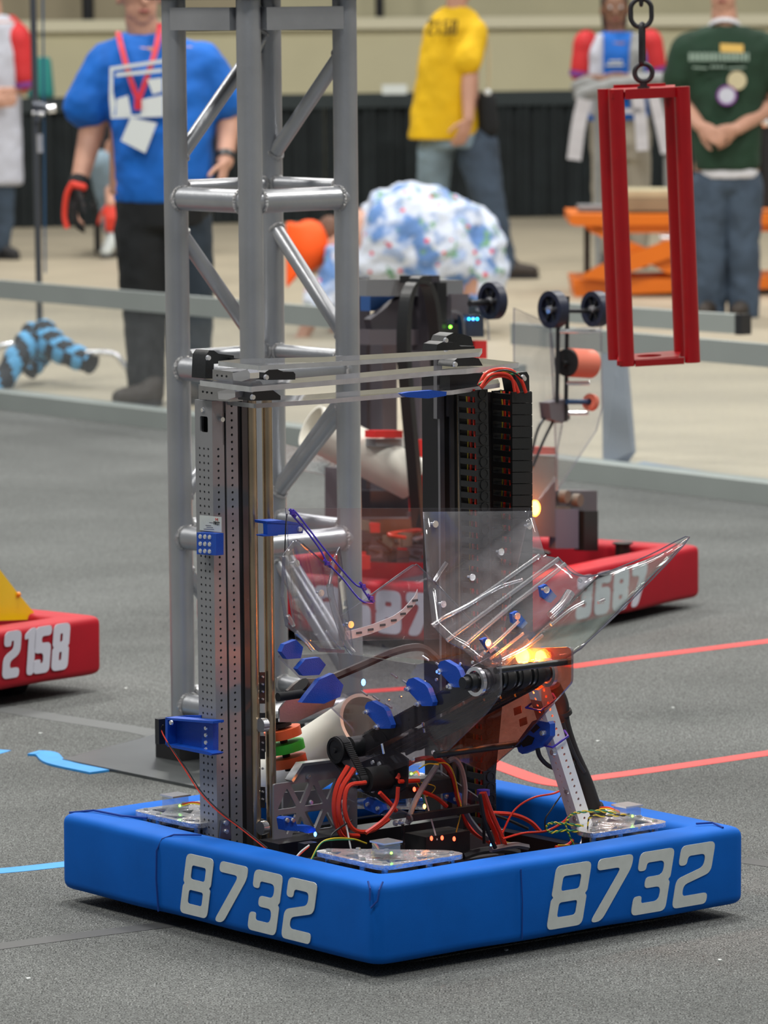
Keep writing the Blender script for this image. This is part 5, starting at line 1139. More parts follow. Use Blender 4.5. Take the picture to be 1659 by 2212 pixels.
for px, mm, l, nm in (([(1640, 255), (1700, 250), (1700, 447), (1645, 447)], 'black_plastic', 'black case standing on the cart at the right edge', 'case'), ([(1632, 350), (1639, 340), (1639, 445), (1632, 445)], 'board_tan', 'tan post on the cart beside the green shirt', 'wood_post')):
    m = MB(); m.prism([cy(x, y, .15) for x, y in px], (0, .2, 0)); o = m.build(nm, mm); tag(o, l, nm.split('_')[-1])
c = cy(1655, 262, .1); m = MB(); m.ball(c, .035, 16); m.tube(c, c - ZV * .5, .008, 8); 
t = thing('chrome_lamp', 'small chrome dome on a thin stem at the right edge', 'lamp', c - ZV * .45); m = MB(); m.ball(c, .035, 16); m.build('dome', 'silver', t); m = MB(); m.tube(c - ZV * .45, c - ZV * .03, .008, 8); m.build('stem', 'dark_metal', t)
# ================================================================== PEOPLE
mat('skin', (.50, .27, .19), .55, noise=.08, nscale=20); mat('skin_dark', (.20, .10, .06), .55); mat('hair_dark', (.02, .012, .01), .6); mat('hair_brown', (.12, .05, .025), .6)
mat('tee_blue', (.0, .13, .56), .8, noise=.25, nscale=7); mat('tee_yellow', (.78, .48, .0), .8, noise=.2, nscale=7); mat('tee_green', (.008, .038, .018), .85, noise=.3, nscale=7)
mat('jersey_red', (.58, .02, .025), .7, noise=.15, nscale=8); mat('jersey_white', (.50, .52, .60), .75, noise=.12, nscale=8); mat('purple', (.16, .03, .22), .7)
mat('trouser_black', (.005, .007, .009), .85, noise=.3, nscale=5); mat('trouser_navy', (.012, .022, .035), .85); mat('jeans', (.055, .085, .13), .85, noise=.45, nscale=6); mat('jeans_light', (.22, .31, .38), .85, noise=.3, nscale=6)
mat('khaki', (.34, .31, .25), .85, noise=.15, nscale=6); mat('grey_cloth', (.27, .28, .28), .85, noise=.2, nscale=9); mat('white_cloth', (.62, .62, .66), .8, noise=.15, nscale=8)
mat('shoe_brown', (.035, .026, .020), .7); mat('sole', (.02, .02, .022), .8); mat('lanyard_red', (.55, .015, .04), .5); mat('badge_white', (.62, .66, .66), .5); mat('glove_red', (.66, .04, .02), .6)
mat('cap_orange', (.95, .10, .003), .7); mat('lip', (.30, .08, .07), .5); mat('eye', (.5, .5, .5), .3)
def floral():
    m = bpy.data.materials.new('floral_cloth'); m.use_nodes = True; nt = m.node_tree; b = nt.nodes['Principled BSDF']; L = nt.links; b.inputs['Roughness'].default_value = .85
    tc = nt.nodes.new('ShaderNodeTexCoord'); cur = None
    def rgb(c): n = nt.nodes.new('ShaderNodeRGB'); n.outputs[0].default_value = c + (1,); return n.outputs[0]
    cur = rgb((.60, .66, .78))
    for sc, lo, hi, col, kind, off in ((7, .50, .58, (.12, .24, .52), 'n', 0), (11, .56, .62, (.34, .44, .66), 'n', 5), (16, .60, .66, (.16, .34, .22), 'n', 9), (13, .17, .13, (.66, .03, .06), 'v', 3)):
        mp = nt.nodes.new('ShaderNodeMapping'); mp.inputs['Location'].default_value = (off, off * .7, 0); L.new(tc.outputs['Object'], mp.inputs[0])
        if kind == 'n':
            t = nt.nodes.new('ShaderNodeTexNoise'); t.inputs['Scale'].default_value = sc; t.inputs['Detail'].default_value = 3; o = t.outputs['Fac']
        else: t = nt.nodes.new('ShaderNodeTexVoronoi'); t.inputs['Scale'].default_value = sc; o = t.outputs['Distance']
        L.new(mp.outputs[0], t.inputs['Vector']); r = nt.nodes.new('ShaderNodeMapRange'); r.inputs[1].default_value = lo; r.inputs[2].default_value = hi; L.new(o, r.inputs[0])
        x = nt.nodes.new('ShaderNodeMixRGB'); L.new(r.outputs[0], x.inputs[0]); L.new(cur, x.inputs[1]); x.inputs[2].default_value = col + (1,); cur = x.outputs[0]
    L.new(cur, b.inputs['Base Color']); MATS['floral'] = m
floral()
def skinned(mb, name, material, parent, voxel=.012, smooth=4, wrinkle=0):
    o = mb.build(name, material, parent)
    r = o.modifiers.new('merge', 'REMESH'); r.mode = 'VOXEL'; r.voxel_size = voxel; r.use_smooth_shade = True
    s = o.modifiers.new('soft', 'SMOOTH'); s.iterations = smooth; s.factor = .5
    if wrinkle:
        t = bpy.data.textures.get('cloth_folds') or bpy.data.textures.new('cloth_folds', 'CLOUDS'); t.noise_scale = .09; t.noise_depth = 2
        d = o.modifiers.new('folds', 'DISPLACE'); d.texture = t; d.strength = wrinkle; d.mid_level = .5; d.texture_coords = 'LOCAL'
    dg = bpy.context.evaluated_depsgraph_get(); me = bpy.data.meshes.new_from_object(o.evaluated_get(dg)); o.modifiers.clear(); old = o.data; o.data = me; me.name = name; bpy.data.meshes.remove(old)
    me.shade_smooth(); return o
def hand(mb, wrist, d, palm_n, size=.18, curl=.5, side=1):
    """palm and five unequal bent fingers; d = pointing direction, palm_n = direction the palm faces"""
    d = d.normalized(); pn = (palm_n - d * palm_n.dot(d)).normalized(); sv = d.cross(pn).normalized() * side; k = size / .18
    mb.loft([(wrist - d * .01, sv * .024 * k, pn * .018 * k), (wrist + d * .03 * k, sv * .036 * k, pn * .016 * k), (wrist + d * .075 * k, sv * .042 * k, pn * .014 * k), (wrist + d * .09 * k, sv * .040 * k, pn * .012 * k)], 12)
    for i, (off, ln) in enumerate(((-.031, .072), (-.011, .082), (.010, .077), (.030, .060))):
        p = wrist + d * .085 * k + sv * off * k; a = 0.; dd = d
        for j, f in enumerate((.45, .32, .26)):
            a += curl * (.35 + .3 * j); dd = d * cos(a) + pn * sin(a); q = p + dd * ln * f * k; mb.caps(p, q, .0088 * k, .0078 * k, 8); p = q
    p = wrist + d * .025 * k - sv * .030 * k
    for j, (f, a) in enumerate(((.035, .75), (.030, .45), (.024, .25))):
        dd = (d * cos(a) - sv * sin(a) + pn * curl * .5).normalized(); q = p + dd * f * k; mb.caps(p, q, .0105 * k, .0085 * k, 8); p = q
def head(body, parts, c, s, fwd, up=Vector((0, 0, 1))):
    """adds skull, jaw, nose, ears to the body mesh; returns small face parts to build"""
    fwd = (fwd - up * fwd.dot(up)).normalized(); rt_ = fwd.cross(up).normalized(); R = Matrix((rt_, fwd, up)).transposed()
    body.ball(c + up * .03 * s, .100 * s, 20, (.80, .98, 1.0), R); body.ball(c - up * .045 * s + fwd * .018 * s, .070 * s, 16, (.86, .92, 1.0), R); body.ball(c - up * .085 * s + fwd * .050 * s, .028 * s, 12, (1.1, .8, .8), R)
    body.caps(c + up * .015 * s + fwd * .09 * s, c - up * .022 * s + fwd * .106 * s, .009 * s, .014 * s, 10)
    for k in (-1, 1): body.ball(c + rt_ * .082 * s * k - up * .005 * s - fwd * .005 * s, .028 * s, 10, (.35, .6, 1.1), R)
    parts.append(('mouth', 'lip', lambda m: m.loft([(c - up * .055 * s + fwd * .083 * s - rt_ * .024 * s, up * .002, fwd * .004), (c - up * .054 * s + fwd * .090 * s, up * .007 * s, fwd * .006 * s), (c - up * .055 * s + fwd * .083 * s + rt_ * .024 * s, up * .002, fwd * .004)], 10)))
    for k in (-1, 1): parts.append(('eye', 'eye', lambda m, k=k: m.ball(c + up * .018 * s + fwd * .083 * s + rt_ * .031 * s * k, .0115 * s, 10)))
def hair(c, s, fwd, parent, material, long=0):
    up = Vector((0, 0, 1)); fwd = fwd.normalized(); rt_ = fwd.cross(up).normalized(); R = Matrix((rt_, fwd, up)).transposed(); m = MB()
    m.ball(c + up * .045 * s - fwd * .014 * s, .106 * s, 20, (.84, .96, .98), R)
    if long: m.loft([(c + up * .02 - fwd * .05, rt_ * .085 * s, fwd * .06), (c - up * .08 - fwd * .05, rt_ * .08 * s, fwd * .045), (c - up * long - fwd * .05, rt_ * .05, fwd * .02)], 16)
    return skinned(m, 'hair', material, parent, .012, 3)
def person(label, Y, foot, group=None):
    p = gy(foot[0], foot[1], Y); p.z = 0; return thing('person', label, 'person', p, group)
def finish(per, body, fparts, skin='skin'):
    skinned(body, 'body', skin, per, .0068, 3)
    for nm, mm, fn in fparts: m = MB(); fn(m); m.build(nm, mm, per)
def cols(P, m, rows, Y=None):
    """torso of elliptical rows: (x, y, half width px, depth m, dz)"""
    m.loft([(P(x, y, dz), Vector((hw / P.s, 0, 0)), Vector((0, dp, 0))) for x, y, hw, dp, dz in rows], 24, 2.3)
class PX:
    def __init__(s, Y): s.Y = Y; s.s = FPX / Y
    def __call__(s, x, y, d=0): return gy(x, y, s.Y + d)
def shoe(per, a, b, r=.045, mm='shoe_brown', toe=None):
    m = MB(); a = Vector(a); b = Vector(b); a.z = max(a.z, r); b.z = r * .85; d = (b - a); d.z = 0; sd_ = Vector((-d.y, d.x, 0)).normalized()
    m.caps(a, b, r, r * .8, 14); m.ball(a + ZV * .03, r * 1.05, 12); o = skinned(m, 'shoe', mm, per, .012, 2)
    m = MB(); d.normalize(); c = (a + b) / 2; L_ = (Vector((a.x, a.y, 0)) - Vector((b.x, b.y, 0))).length + r * 1.7
    m.loft([(Vector((c.x, c.y, .004)), d * L_ / 2, sd_ * r * .95), (Vector((c.x, c.y, .022)), d * L_ / 2, sd_ * r * .98)], 20, 2.4); m.build('shoe_sole', 'sole', o)
# ---- 1: blue shirt, red lanyard
P = PX(18.75); per = person('person in bright blue t-shirt with red lanyard and red glove behind the truss', 18.75, (340, 880)); F = Vector((.25, -1, 0))
B = MB(); fp = []; hc = P(302, -8, -.02); head(B, fp, hc, 1.05, F)
B.caps(hc - ZV * .08, P(315, 85), .062, .07); B.loft([(P(335, y), Vector((.18, 0, 0)), Vector((0, .11, 0))) for y in (100, 250, 420)], 20)
eL, wL = P(196, 290, .02), P(170, 398, -.06); B.caps(P(224, 150), eL, .058, .052); B.caps(eL, wL, .050, .034); hd = (P(158, 470, -.08) - wL)
eR, wR = P(492, 255, .04), P(486, 350, -.10); B.caps(P(446, 150), eR, .058, .052); B.caps(eR, wR, .050, .034); hand(B, wR, P(478, 392, -.14) - wR, Vector((-1, .2, 0)), .19, .7)
hand(B, wL, hd, Vector((1, .2, 0)), .19, .6, -1)
for a, b in (((315, 450), (312, 640)), ((400, 450), (418, 640))): B.caps(P(*a), P(*b), .075, .05)
B.caps(P(312, 640), P(308, 850), .06, .045); B.caps(P(418, 640), P(418, 840, .1), .06, .045)
finish(per, B, fp); hair(hc, 1.05, F, per, 'hair_dark')
m = MB(); cols(P, m, [(318, 72, 52, .07, 0), (322, 86, 88, .09, 0), (330, 108, 116, .11, 0), (338, 140, 122, .13, 0), (350, 200, 116, .15, 0), (352, 290, 112, .165, -.01), (353, 380, 108, .165, -.01), (354, 436, 104, .155, 0)])
m.caps(P(236, 138), P(188, 228, .01), .092, .098); m.caps(P(436, 138), P(482, 215, .02), .092, .088)
tee = skinned(m, 'tee_shirt', 'tee_blue', per, .013, 3, .022)
m = MB(); cols(P, m, [(352, 425, 100, .15, 0), (352, 450, 104, .15, 0), (352, 490, 100, .14, 0)])
m.caps(P(310, 490), P(314, 640), .122, .100); m.caps(P(314, 640), P(316, 855), .092, .072); o = skinned(m, 'trouser_leg', 'trouser_black', per, .014, 3, .02)
m = MB(); m.caps(P(398, 480), P(416, 640, .0), .115, .088); m.caps(P(416, 640, .0), P(417, 840, .10), .086, .070); skinned(m, 'trouser_leg', 'trouser_navy', per, .014, 3, .02)
shoe(per, P(330, 862, -.04), P(262, 872, -.16), .05); shoe(per, P(418, 848, .12), P(400, 856, .0), .05)
F2 = lambda x, y, d=-.19: P(x, y, d)
for pts in ([(255, 68, -.08), (262, 100, -.15), (280, 165, -.19), (298, 215, -.20)], [(346, 50, -.08), (338, 100, -.15), (318, 165, -.19), (300, 215, -.20)]):
    m = MB(); Q = spline([P(*p) for p in pts], 6)
    for i in range(len(Q) - 1): m.box((Q[i] + Q[i + 1]) / 2, Vector((.022, 0, 0)), Vector((0, .003, 0)), (Q[i + 1] - Q[i]) * 1.05)
    m.build('lanyard', 'lanyard_red', per)
m = MB(); m.box(F2(298, 226, -.21), (.028, 0, 0), (0, .006, 0), (0, 0, .04)); m.build('lanyard_clip', 'lanyard_red', per)
m = MB(); m.prism([P(x, y, -.215) for x, y in [(282, 254), (339, 266), (314, 331), (261, 304)]], (0, .004, 0)); m.build('name_badge', 'badge_white', per)
pr = [[(237, 145), (352, 128), (352, 136), (244, 152), (244, 200), (250, 222), (246, 250), (352, 246), (352, 252), (240, 256), (236, 215)], [(250, 158), (350, 148), (350, 156), (250, 166)], [(252, 214), (276, 206), (284, 250), (250, 250)], [(306, 215), (352, 205), (352, 246), (304, 248)], [(318, 172), (350, 168), (350, 198), (330, 204)]]
for q in pr: m = MB(); m.prism([P(x, y, -.200 - .00 * 1) for x, y in q], (0, .012, 0)); m.build('shirt_print', 'badge_white', tee)
m = MB(); m.ring(wR + (eR - wR).normalized() * .01, wR + (eR - wR).normalized() * .035, .041, .03, 20); m.build('wrist_watch', 'black_plastic', per)
G = MB(); d_ = hd.normalized(); hand(G, wL, hd, Vector((1, .2, 0)), .215, .6, -1); G.caps(wL - d_ * .01, wL + d_ * .02, .042, .045); skinned(G, 'work_glove', 'black_matte', per, .009, 2)
m = MB(); m.path(spline([wL + Vector((-.02, -.045, .01)), wL + Vector((-.045, -.04, -.04)), wL + Vector((-.055, -.035, -.12)), wL + Vector((-.045, -.04, -.17))], 5), .012, 8); m.caps(wL + Vector((-.02, -.04, .0)), wL + Vector((.02, -.04, -.01)), .016, .016); m.build('glove_trim', 'glove_red', per)
# ---- 2: person seated behind
P = PX(29.5); per = person('person in light jeans sitting behind the blue shirt, mostly hidden', 29.5, (262, 520)); B = MB(); fp = []; hc = P(262, 262); head(B, fp, hc, 1, Vector((-.3, -1, 0)))
B.caps(hc - ZV * .1, P(266, 320), .055, .06); B.caps(P(240, 330), P(240, 395, -.35), .05, .04); B.caps(P(240, 395, -.35), P(240, 440, -.62), .042, .032); hand(B, P(240, 440, -.62), Vector((.05, -.3, -1)), Vector((0, 1, 0)), .18, .8)
B.caps(P(268, 330), P(268, 410), .13, .13); finish(per, B, fp); hair(hc, 1, Vector((-.3, -1, 0)), per, 'hair_dark')
m = MB(); cols(P, m, [(266, 315, 34, .10, 0), (266, 360, 42, .13, 0), (268, 415, 44, .14, 0)]); skinned(m, 'dark_top', 'trouser_black', per, .018, 3, .02)
for x in (218, 285):
    m = MB(); m.caps(P(262, 412, 0), P(x, 352, -.42), .10, .085); m.caps(P(x, 352, -.42), P(x + 26, 490, -.35), .085, .065); skinned(m, 'jeans_leg', 'jeans_light', per, .016, 3, .02); shoe(per, P(x + 28, 510, -.35), P(x + 10, 515, -.5), .045, 'number_white')
G = MB(); hand(G, P(240, 438, -.62), Vector((.05, -.3, -1)), Vector((0, 1, 0)), .22, .9); skinned(G, 'work_glove', 'glove_red', per, .01, 2)
ch = thing('folding_chair', 'thin metal chair under the seated person in light jeans', 'chair', P(275, 520) * Vector((1, 1, 0)))
m = MB(); c = P(272, 424, .12); m.box(Vector((c.x, c.y, .30)), (.42, 0, 0), (0, .40, 0), (0, 0, .03)); m.build('seat', 'dark_metal', ch)
m = MB(); m.box(Vector((c.x, c.y + .2, .75)), (.42, 0, 0), (0, .03, 0), (0, 0, .2)); m.build('backrest', 'dark_metal', ch)
for a in (-.18, .18):
    for b in (-.17, .19): m = MB(); m.tube(Vector((c.x + a, c.y + b, 0)), Vector((c.x + a, c.y + b, .42 if b < 0 else .8)), .011, 8); m.build('leg', 'dark_metal', ch)
# ---- 3: white and red jersey at the left edge
P = PX(29.0); per = person('person in white and red jersey with jeans cut off by the left edge', 29.0, (-10, 545)); B = MB(); fp = []; hc = P(-20, -28); head(B, fp, hc, 1, Vector((-.6, -1, 0)))
B.caps(hc - ZV * .08, P(-18, 30), .058, .065); B.loft([(P(-14, y), Vector((.15, 0, 0)), Vector((0, .1, 0))) for y in (45, 200, 380)], 16)
e_ = P(46, 190); B.caps(P(34, 75), e_, .055, .048); B.caps(e_, P(-30, 212, -.22), .046, .034); hand(B, P(-30, 212, -.22), Vector((-1, -.2, .2)), Vector((0, 1, 0)), .18, .5)
B.caps(P(-64, 75), P(-74, 190), .055, .045); B.caps(P(-74, 190), P(-20, 220, -.25), .045, .034); hand(B, P(-20, 222, -.26), Vector((1, -.2, .1)), Vector((0, 1, 0)), .18, .5, -1); finish(per, B, fp); hair(hc, 1, Vector((-.6, -1, 0)), per, 'hair_brown')
m = MB(); cols(P, m, [(-14, 32, 34, .07, 0), (-12, 50, 54, .10, 0), (-10, 110, 56, .13, 0), (-10, 250, 56, .14, 0), (-6, 400, 58, .14, 0)]); skinned(m, 'jersey', 'jersey_white', per, .016, 3, .02)
for s_ in ((36, 80, 50, 172), (-60, 80, -72, 172)):
    m = MB(); m.caps(P(s_[0], s_[1], -.02), P(s_[2], s_[3], -.02), .085, .078); m.caps(P(s_[0] - 14 if s_[0] > 0 else s_[0] + 14, 48), P(s_[0], 75), .05, .08); o = skinned(m, 'red_sleeve', 'jersey_red', per, .016, 3, .01)
    m = MB(); a = P(s_[2], s_[3] + 6, -.02); m.ring(a, a + (P(s_[2], s_[3], -.02) - P(s_[0], s_[1], -.02)).normalized() * .03, .083, .06, 20); m.build('sleeve_band', 'purple', o)
for x in (2, -42):
    m = MB(); m.caps(P(x, 400), P(x + 2, 470), .095, .075); m.caps(P(x + 2, 470), P(x - 2, 530), .075, .062); skinned(m, 'jeans_leg', 'jeans', per, .016, 3, .02); shoe(per, P(x + 4, 540), P(x + 30, 545, -.08), .042, 'sole')
# ---- 4: yellow shirt walking away
P = PX(26.7); per = person('person in yellow t-shirt and jeans walking past the black drape', 26.7, (1010, 600)); F = Vector((.8, .55, 0)); B = MB(); fp = []; hc = P(990, -38); head(B, fp, hc, 1, F)
B.caps(hc - ZV * .06 - F * .01, P(985, 25), .055, .062); B.loft([(P(980, y), Vector((.14, 0, 0)), Vector((0, .1, 0))) for y in (45, 180, 290)], 16)
e_, w_ = P(1012, 190, -.14), P(1012, 258, -.20); B.caps(P(1020, 85, -.06), e_, .052, .044); B.caps(e_, w_, .043, .030); hand(B, w_, P(992, 312, -.20) - w_, Vector((-.5, .8, 0)), .19, .55)
B.caps(P(930, 80, .2), P(925, 180, .25), .05, .04); B.caps(P(925, 180, .25), P(935, 250, .2), .04, .03); hand(B, P(935, 250, .2), Vector((.1, 0, -1)), Vector((1, 0, 0)), .18, .5); finish(per, B, fp); hair(hc, 1, F, per, 'hair_dark')
m = MB(); cols(P, m, [(985, 14, 26, .06, 0), (983, 30, 50, .09, 0), (978, 60, 62, .13, 0), (965, 120, 60, .15, 0), (960, 200, 66, .15, 0), (960, 300, 80, .15, 0)]); m.caps(P(1024, 70, -.04), P(1012, 132, -.13), .082, .078); tee = skinned(m, 'tee_shirt', 'tee_yellow', per, .014, 3, .02)
c = P(922, 76, -.165); curve = digits('2158', c, Vector((.96, -.24, 0)).normalized(), Vector((0, 0, 1)), .085, .044, .1, tee, mat('print_brown', (.10, .06, .0), .7), w=.45, t=.16)
m = MB(); cols(P, m, [(985, 285, 58, .13, 0), (990, 320, 60, .13, 0)]); m.caps(P(940, 320, .05), P(935, 430, .15), .105, .085); m.caps(P(935, 430, .15), P(900, 540, .35), .082, .06); skinned(m, 'jeans_leg', 'jeans_light', per, .015, 3, .025)
m = MB(); m.caps(P(1030, 315), P(1056, 440, -.05), .125, .090); m.caps(P(1056, 440, -.05), P(1094, 575, -.05), .090, .060); skinned(m, 'jeans_leg', 'jeans', per, .015, 3, .025); shoe(per, P(1102, 585, -.05), P(1150, 584, -.08), .048); shoe(per, P(900, 560, .35), P(880, 570, .3), .045)
m = MB(); m.caps(P(1052, 215, -.05), P(1056, 275, -.05), .055, .06); skinned(m, 'belt_pouch', 'trouser_black', per, .014, 3)
m = MB(); m.path([P(1050, 60, -.03), P(1057, 120, -.06), P(1056, 190, -.06)], .008, 8); m.build('tan_lanyard', 'board_tan', per); m = MB(); m.ball(P(1053, 200, -.08), .022, 14); m.build('badge_disc', 'badge_white', per)
# ---- 5: bending person in floral shirt and orange cap
P = PX(22.5); per = person('person in floral shirt and orange cap bending over behind the red robot', 22.5, (1000, 730)); B = MB(); fp = []; hc = P(672, 545); head(B, fp, hc, 1.0, Vector((-.5, -.3, -.8)), Vector((-.75, -.15, .5)).normalized())
B.caps(hc + Vector((.06, 0, .02)), P(760, 520), .06, .08); B.loft([(P(x, y), Vector((0, .16, 0)), Vector((0, 0, .15))) for x, y in ((770, 520), (900, 510), (1020, 560))], 16)
e_, w_ = P(690, 650, -.15), P(655, 725, -.15); B.caps(P(730, 560, -.12), e_, .055, .048); B.caps(e_, w_, .045, .032); hand(B, w_, Vector((-.5, 0, -1)), Vector((0, 1, 0)), .18, .5)
e2, w2 = P(740, 660, .2), P(720, 740, .15); B.caps(P(760, 560, .18), e2, .05, .045); B.caps(e2, w2, .044, .03); hand(B, w2, Vector((-.3, 0, -1)), Vector((0, 1, 0)), .18, .5)
for d in (-.1, .15): B.caps(P(1030, 600, d), P(1000, 700, d), .10, .07); B.caps(P(1000, 700, d), P(1010, 745, d), .07, .045)
finish(per, B, fp); m = MB(); m.ball(P(712, 505, .02), .085, 16, (.8, .9, 1.05)); skinned(m, 'hair', 'hair_brown', per, .012, 3)
m = MB()
def ell(x, y, r, d=0, sc=(1, 1, 1)): m.ball(P(x, y, d), r, 20, sc)
m.loft([(P(775, 540), Vector((0, .20, 0)), Vector((.03, 0, .18))), (P(800, 520), Vector((0, .24, 0)), Vector((.02, 0, .22))), (P(860, 512), Vector((0, .26, 0)), Vector((0, 0, .245))), (P(940, 520), Vector((0, .26, 0)), Vector((0, 0, .262))), (P(1010, 545), Vector((0, .24, 0)), Vector((-.03, 0, .24))), (P(1050, 580), Vector((0, .2, 0)), Vector((-.06, 0, .18)))], 28)
ell(1030, 590, .15, 0, (1, 1.3, 1.2)); ell(1040, 625, .115, 0, (1, 1.6, 1.0)); ell(985, 480, .15, 0, (1, 1.3, .8)); ell(1025, 618, .15, 0, (1, 1.4, 1)); ell(1045, 545, .12, 0, (.9, 1.5, 1.3)); ell(1035, 500, .10, 0, (1, 1.4, 1)); ell(940, 560, .2, 0, (1.5, 1.2, .9)); m.caps(P(745, 560, -.12), P(688, 655, -.15), .085, .080); m.caps(P(770, 560, .18), P(738, 655, .2), .08, .075)
skinned(m, 'floral_shirt', 'floral', per, .016, 3, .07)
m = MB(); up_ = Vector((-.75, -.15, .5)).normalized(); m.ball(P(668, 530, -.01), .112, 20, (.92, .95, 1.1)); 
for px in [[(618, 480), (700, 500), (640, 600), (618, 625)]]: m.prism([P(x, y, -.08) for x, y in px], (0, .16, 0))
skinned(m, 'orange_cap', 'cap_orange', per, .012, 4)
for d in (-.1, .15):
    m = MB(); m.caps(P(1015, 650, d), P(1000, 700, d), .10, .09); m.caps(P(1000, 700, d), P(1010, 745, d), .09, .07); skinned(m, 'trouser_leg', 'trouser_navy', per, .016, 3, .02); q = P(1010, 755, d); q.z = .05; shoe(per, q, q + Vector((-.15, -.02, 0)), .045)
# ---- 6: red jersey over blue tee
P = PX(27.6); per = person('person in red and white jersey over a blue tee behind the red cage', 27.6, (1340, 560)); F = Vector((.0, -1, 0)); B = MB(); fp = []; hc = P(1328, 22); head(B, fp, hc, .95, F)
B.caps(hc - ZV * .08, P(1330, 80), .05, .06); B.loft([(P(1335, y), Vector((.15, 0, 0)), Vector((0, .1, 0))) for y in (90, 160, 240)], 16)
for sx_, ex, hx in ((1262, 1254, 1300), (1408, 1424, 1366)):
    B.caps(P(sx_, 95), P(ex, 175, -.02), .05, .042); B.caps(P(ex, 175, -.02), P(hx, 172, -.22), .04, .03); hand(B, P(hx, 172, -.22), Vector((1 if hx < 1330 else -1, -.1, .1)), Vector((0, 1, 0)), .16, .8, 1 if hx < 1330 else -1)
finish(per, B, fp, 'skin_dark'); hair(hc, .95, F, per, 'hair_dark', .16)
m = MB(); cols(P, m, [(1332, 68, 30, .06, 0), (1333, 84, 66, .09, 0), (1334, 120, 74, .12, 0), (1335, 180, 66, .12, 0), (1336, 262, 64, .13, 0)]); tee = skinned(m, 'tee_shirt', 'tee_blue', per, .014, 3, .01)
for x, wd in ((1288, 16), (1374, 18)):
    m = MB(); m.loft([(P(x + 8 * (x < 1330), 72, -.06), Vector((wd * .6 / P.s, 0, 0)), Vector((0, .05, 0))), (P(x, 110, -.09), Vector((wd / P.s, 0, 0)), Vector((0, .06, 0))), (P(x, 180, -.09), Vector((wd / P.s, 0, 0)), Vector((0, .06, 0))), (P(x, 250, -.08), Vector((wd / P.s, 0, 0)), Vector((0, .06, 0)))], 16); skinned(m, 'jersey_panel', 'jersey_white' if x < 1330 else 'grey_cloth', per, .014, 3, .02)
for a, b in (((1266, 92), (1256, 158)), ((1404, 90), (1416, 150))):
    m = MB(); m.caps(P(*a, -.01), P(*b, -.01), .075, .068); o = skinned(m, 'red_sleeve', 'jersey_red', per, .014, 3, .01); m = MB(); q = P(b[0], b[1] + 8, -.01); m.ring(q, q + (P(*a) - P(*b)).normalized() * .032, .073, .05, 20); m.build('sleeve_band', 'purple', o)
for a, b in (((1250, 188), (1300, 176)), ((1420, 180), (1366, 174))): m = MB(); m.caps(P(*a, -.04), P(*b, -.2), .052, .045); skinned(m, 'grey_cuff', 'grey_cloth', per, .012, 3, .02)
m = MB(); c = P(1328, 140, -.13); m.box(c, (.10, 0, 0), (0, .01, 0), (0, 0, .012)); m.box(P(1330, 132, -.13), (.075, 0, 0), (0, .01, 0), (0, 0, .010)); m.build('shirt_print', 'badge_white', tee)
m = MB(); cols(P, m, [(1338, 245, 62, .12, 0), (1340, 300, 68, .13, 0), (1340, 345, 64, .13, 0)]); m.caps(P(1312, 340), P(1308, 460), .10, .08); m.caps(P(1308, 460), P(1306, 545), .08, .062); m.caps(P(1370, 340), P(1376, 460), .10, .08); m.caps(P(1376, 460), P(1378, 545), .08, .062); skinned(m, 'khaki_trousers', 'khaki', per, .015, 3, .02)
shoe(per, P(1306, 560), P(1300, 570, -.12), .045); shoe(per, P(1378, 560), P(1386, 570, -.12), .045)
# grey arm beam and hanging white straps in front of that person
gs = thing('strap_rack', 'grey padded beam with white straps hanging over the orange cart', 'rack', P(1360, 470, -.5) * Vector((1, 1, 0)))
m = MB(); m.caps(P(1252, 208, -.35), P(1300, 190, -.35), .045, .042); m.caps(P(1300, 190, -.35), P(1400, 172, -.35), .042, .045); m.caps(P(1400, 172, -.35), P(1484, 178, -.35), .045, .04); skinned(m, 'padded_beam', 'grey_cloth', gs, .014, 3, .03)
for pts, w_ in (([(1262, 215), (1250, 270), (1240, 345)], 15), ([(1378, 210), (1384, 260), (1388, 325)], 13), ([(1412, 205), (1425, 260), (1440, 330)], 12), ([(1300, 235), (1350, 240), (1395, 238)], 5)):
    m = MB(); Q = spline([P(x, y, -.40) for x, y in pts], 5)
    for i in range(len(Q) - 1):
        d_ = (Q[i + 1] - Q[i]).normalized(); n_ = d_.cross(Vector((0, 1, 0))).normalized(); m.box((Q[i] + Q[i + 1]) / 2, (Q[i + 1] - Q[i]) * 1.05, n_ * (w_ * 2 / P.s), Vector((0, .012, 0)))
    m.build('white_strap', 'white_cloth', gs)
for x in (1290, 1440): m = MB(); q = P(x, 190, -.35); m.tube(Vector((q.x, q.y, 0)), q, .018, 12); m.build('rack_post', 'grey_cloth', gs)
# ---- 7: dark green shirt, hands clasped
P = PX(23.4); per = person('person in dark green t-shirt and blue jeans with clasped hands at right', 23.4, (1570, 690)); F = Vector((-.15, -1, 0)); B = MB(); fp = []; hc = P(1563, -22); head(B, fp, hc, 1.02, F)
B.caps(hc - ZV * .08, P(1566, 62), .06, .068); B.loft([(P(1570, y), Vector((.16, 0, 0)), Vector((0, .11, 0))) for y in (90, 220, 370)], 18)
eL, wL = P(1466, 215, .05), P(1512, 272, -.18); B.caps(P(1482, 110), eL, .056, .048); B.caps(eL, wL, .046, .032); hand(B, wL, P(1536, 288, -.24) - wL, Vector((.3, 1, 0)), .19, .9)
eR, wR = P(1676, 225, .05), P(1592, 278, -.18); B.caps(P(1656, 110), eR, .056, .048); B.caps(eR, wR, .046, .033); hand(B, wR, P(1535, 296, -.22) - wR, Vector((.0, 1, .2)), .19, .8, -1)
finish(per, B, fp); hair(hc, 1.02, F, per, 'hair_brown')
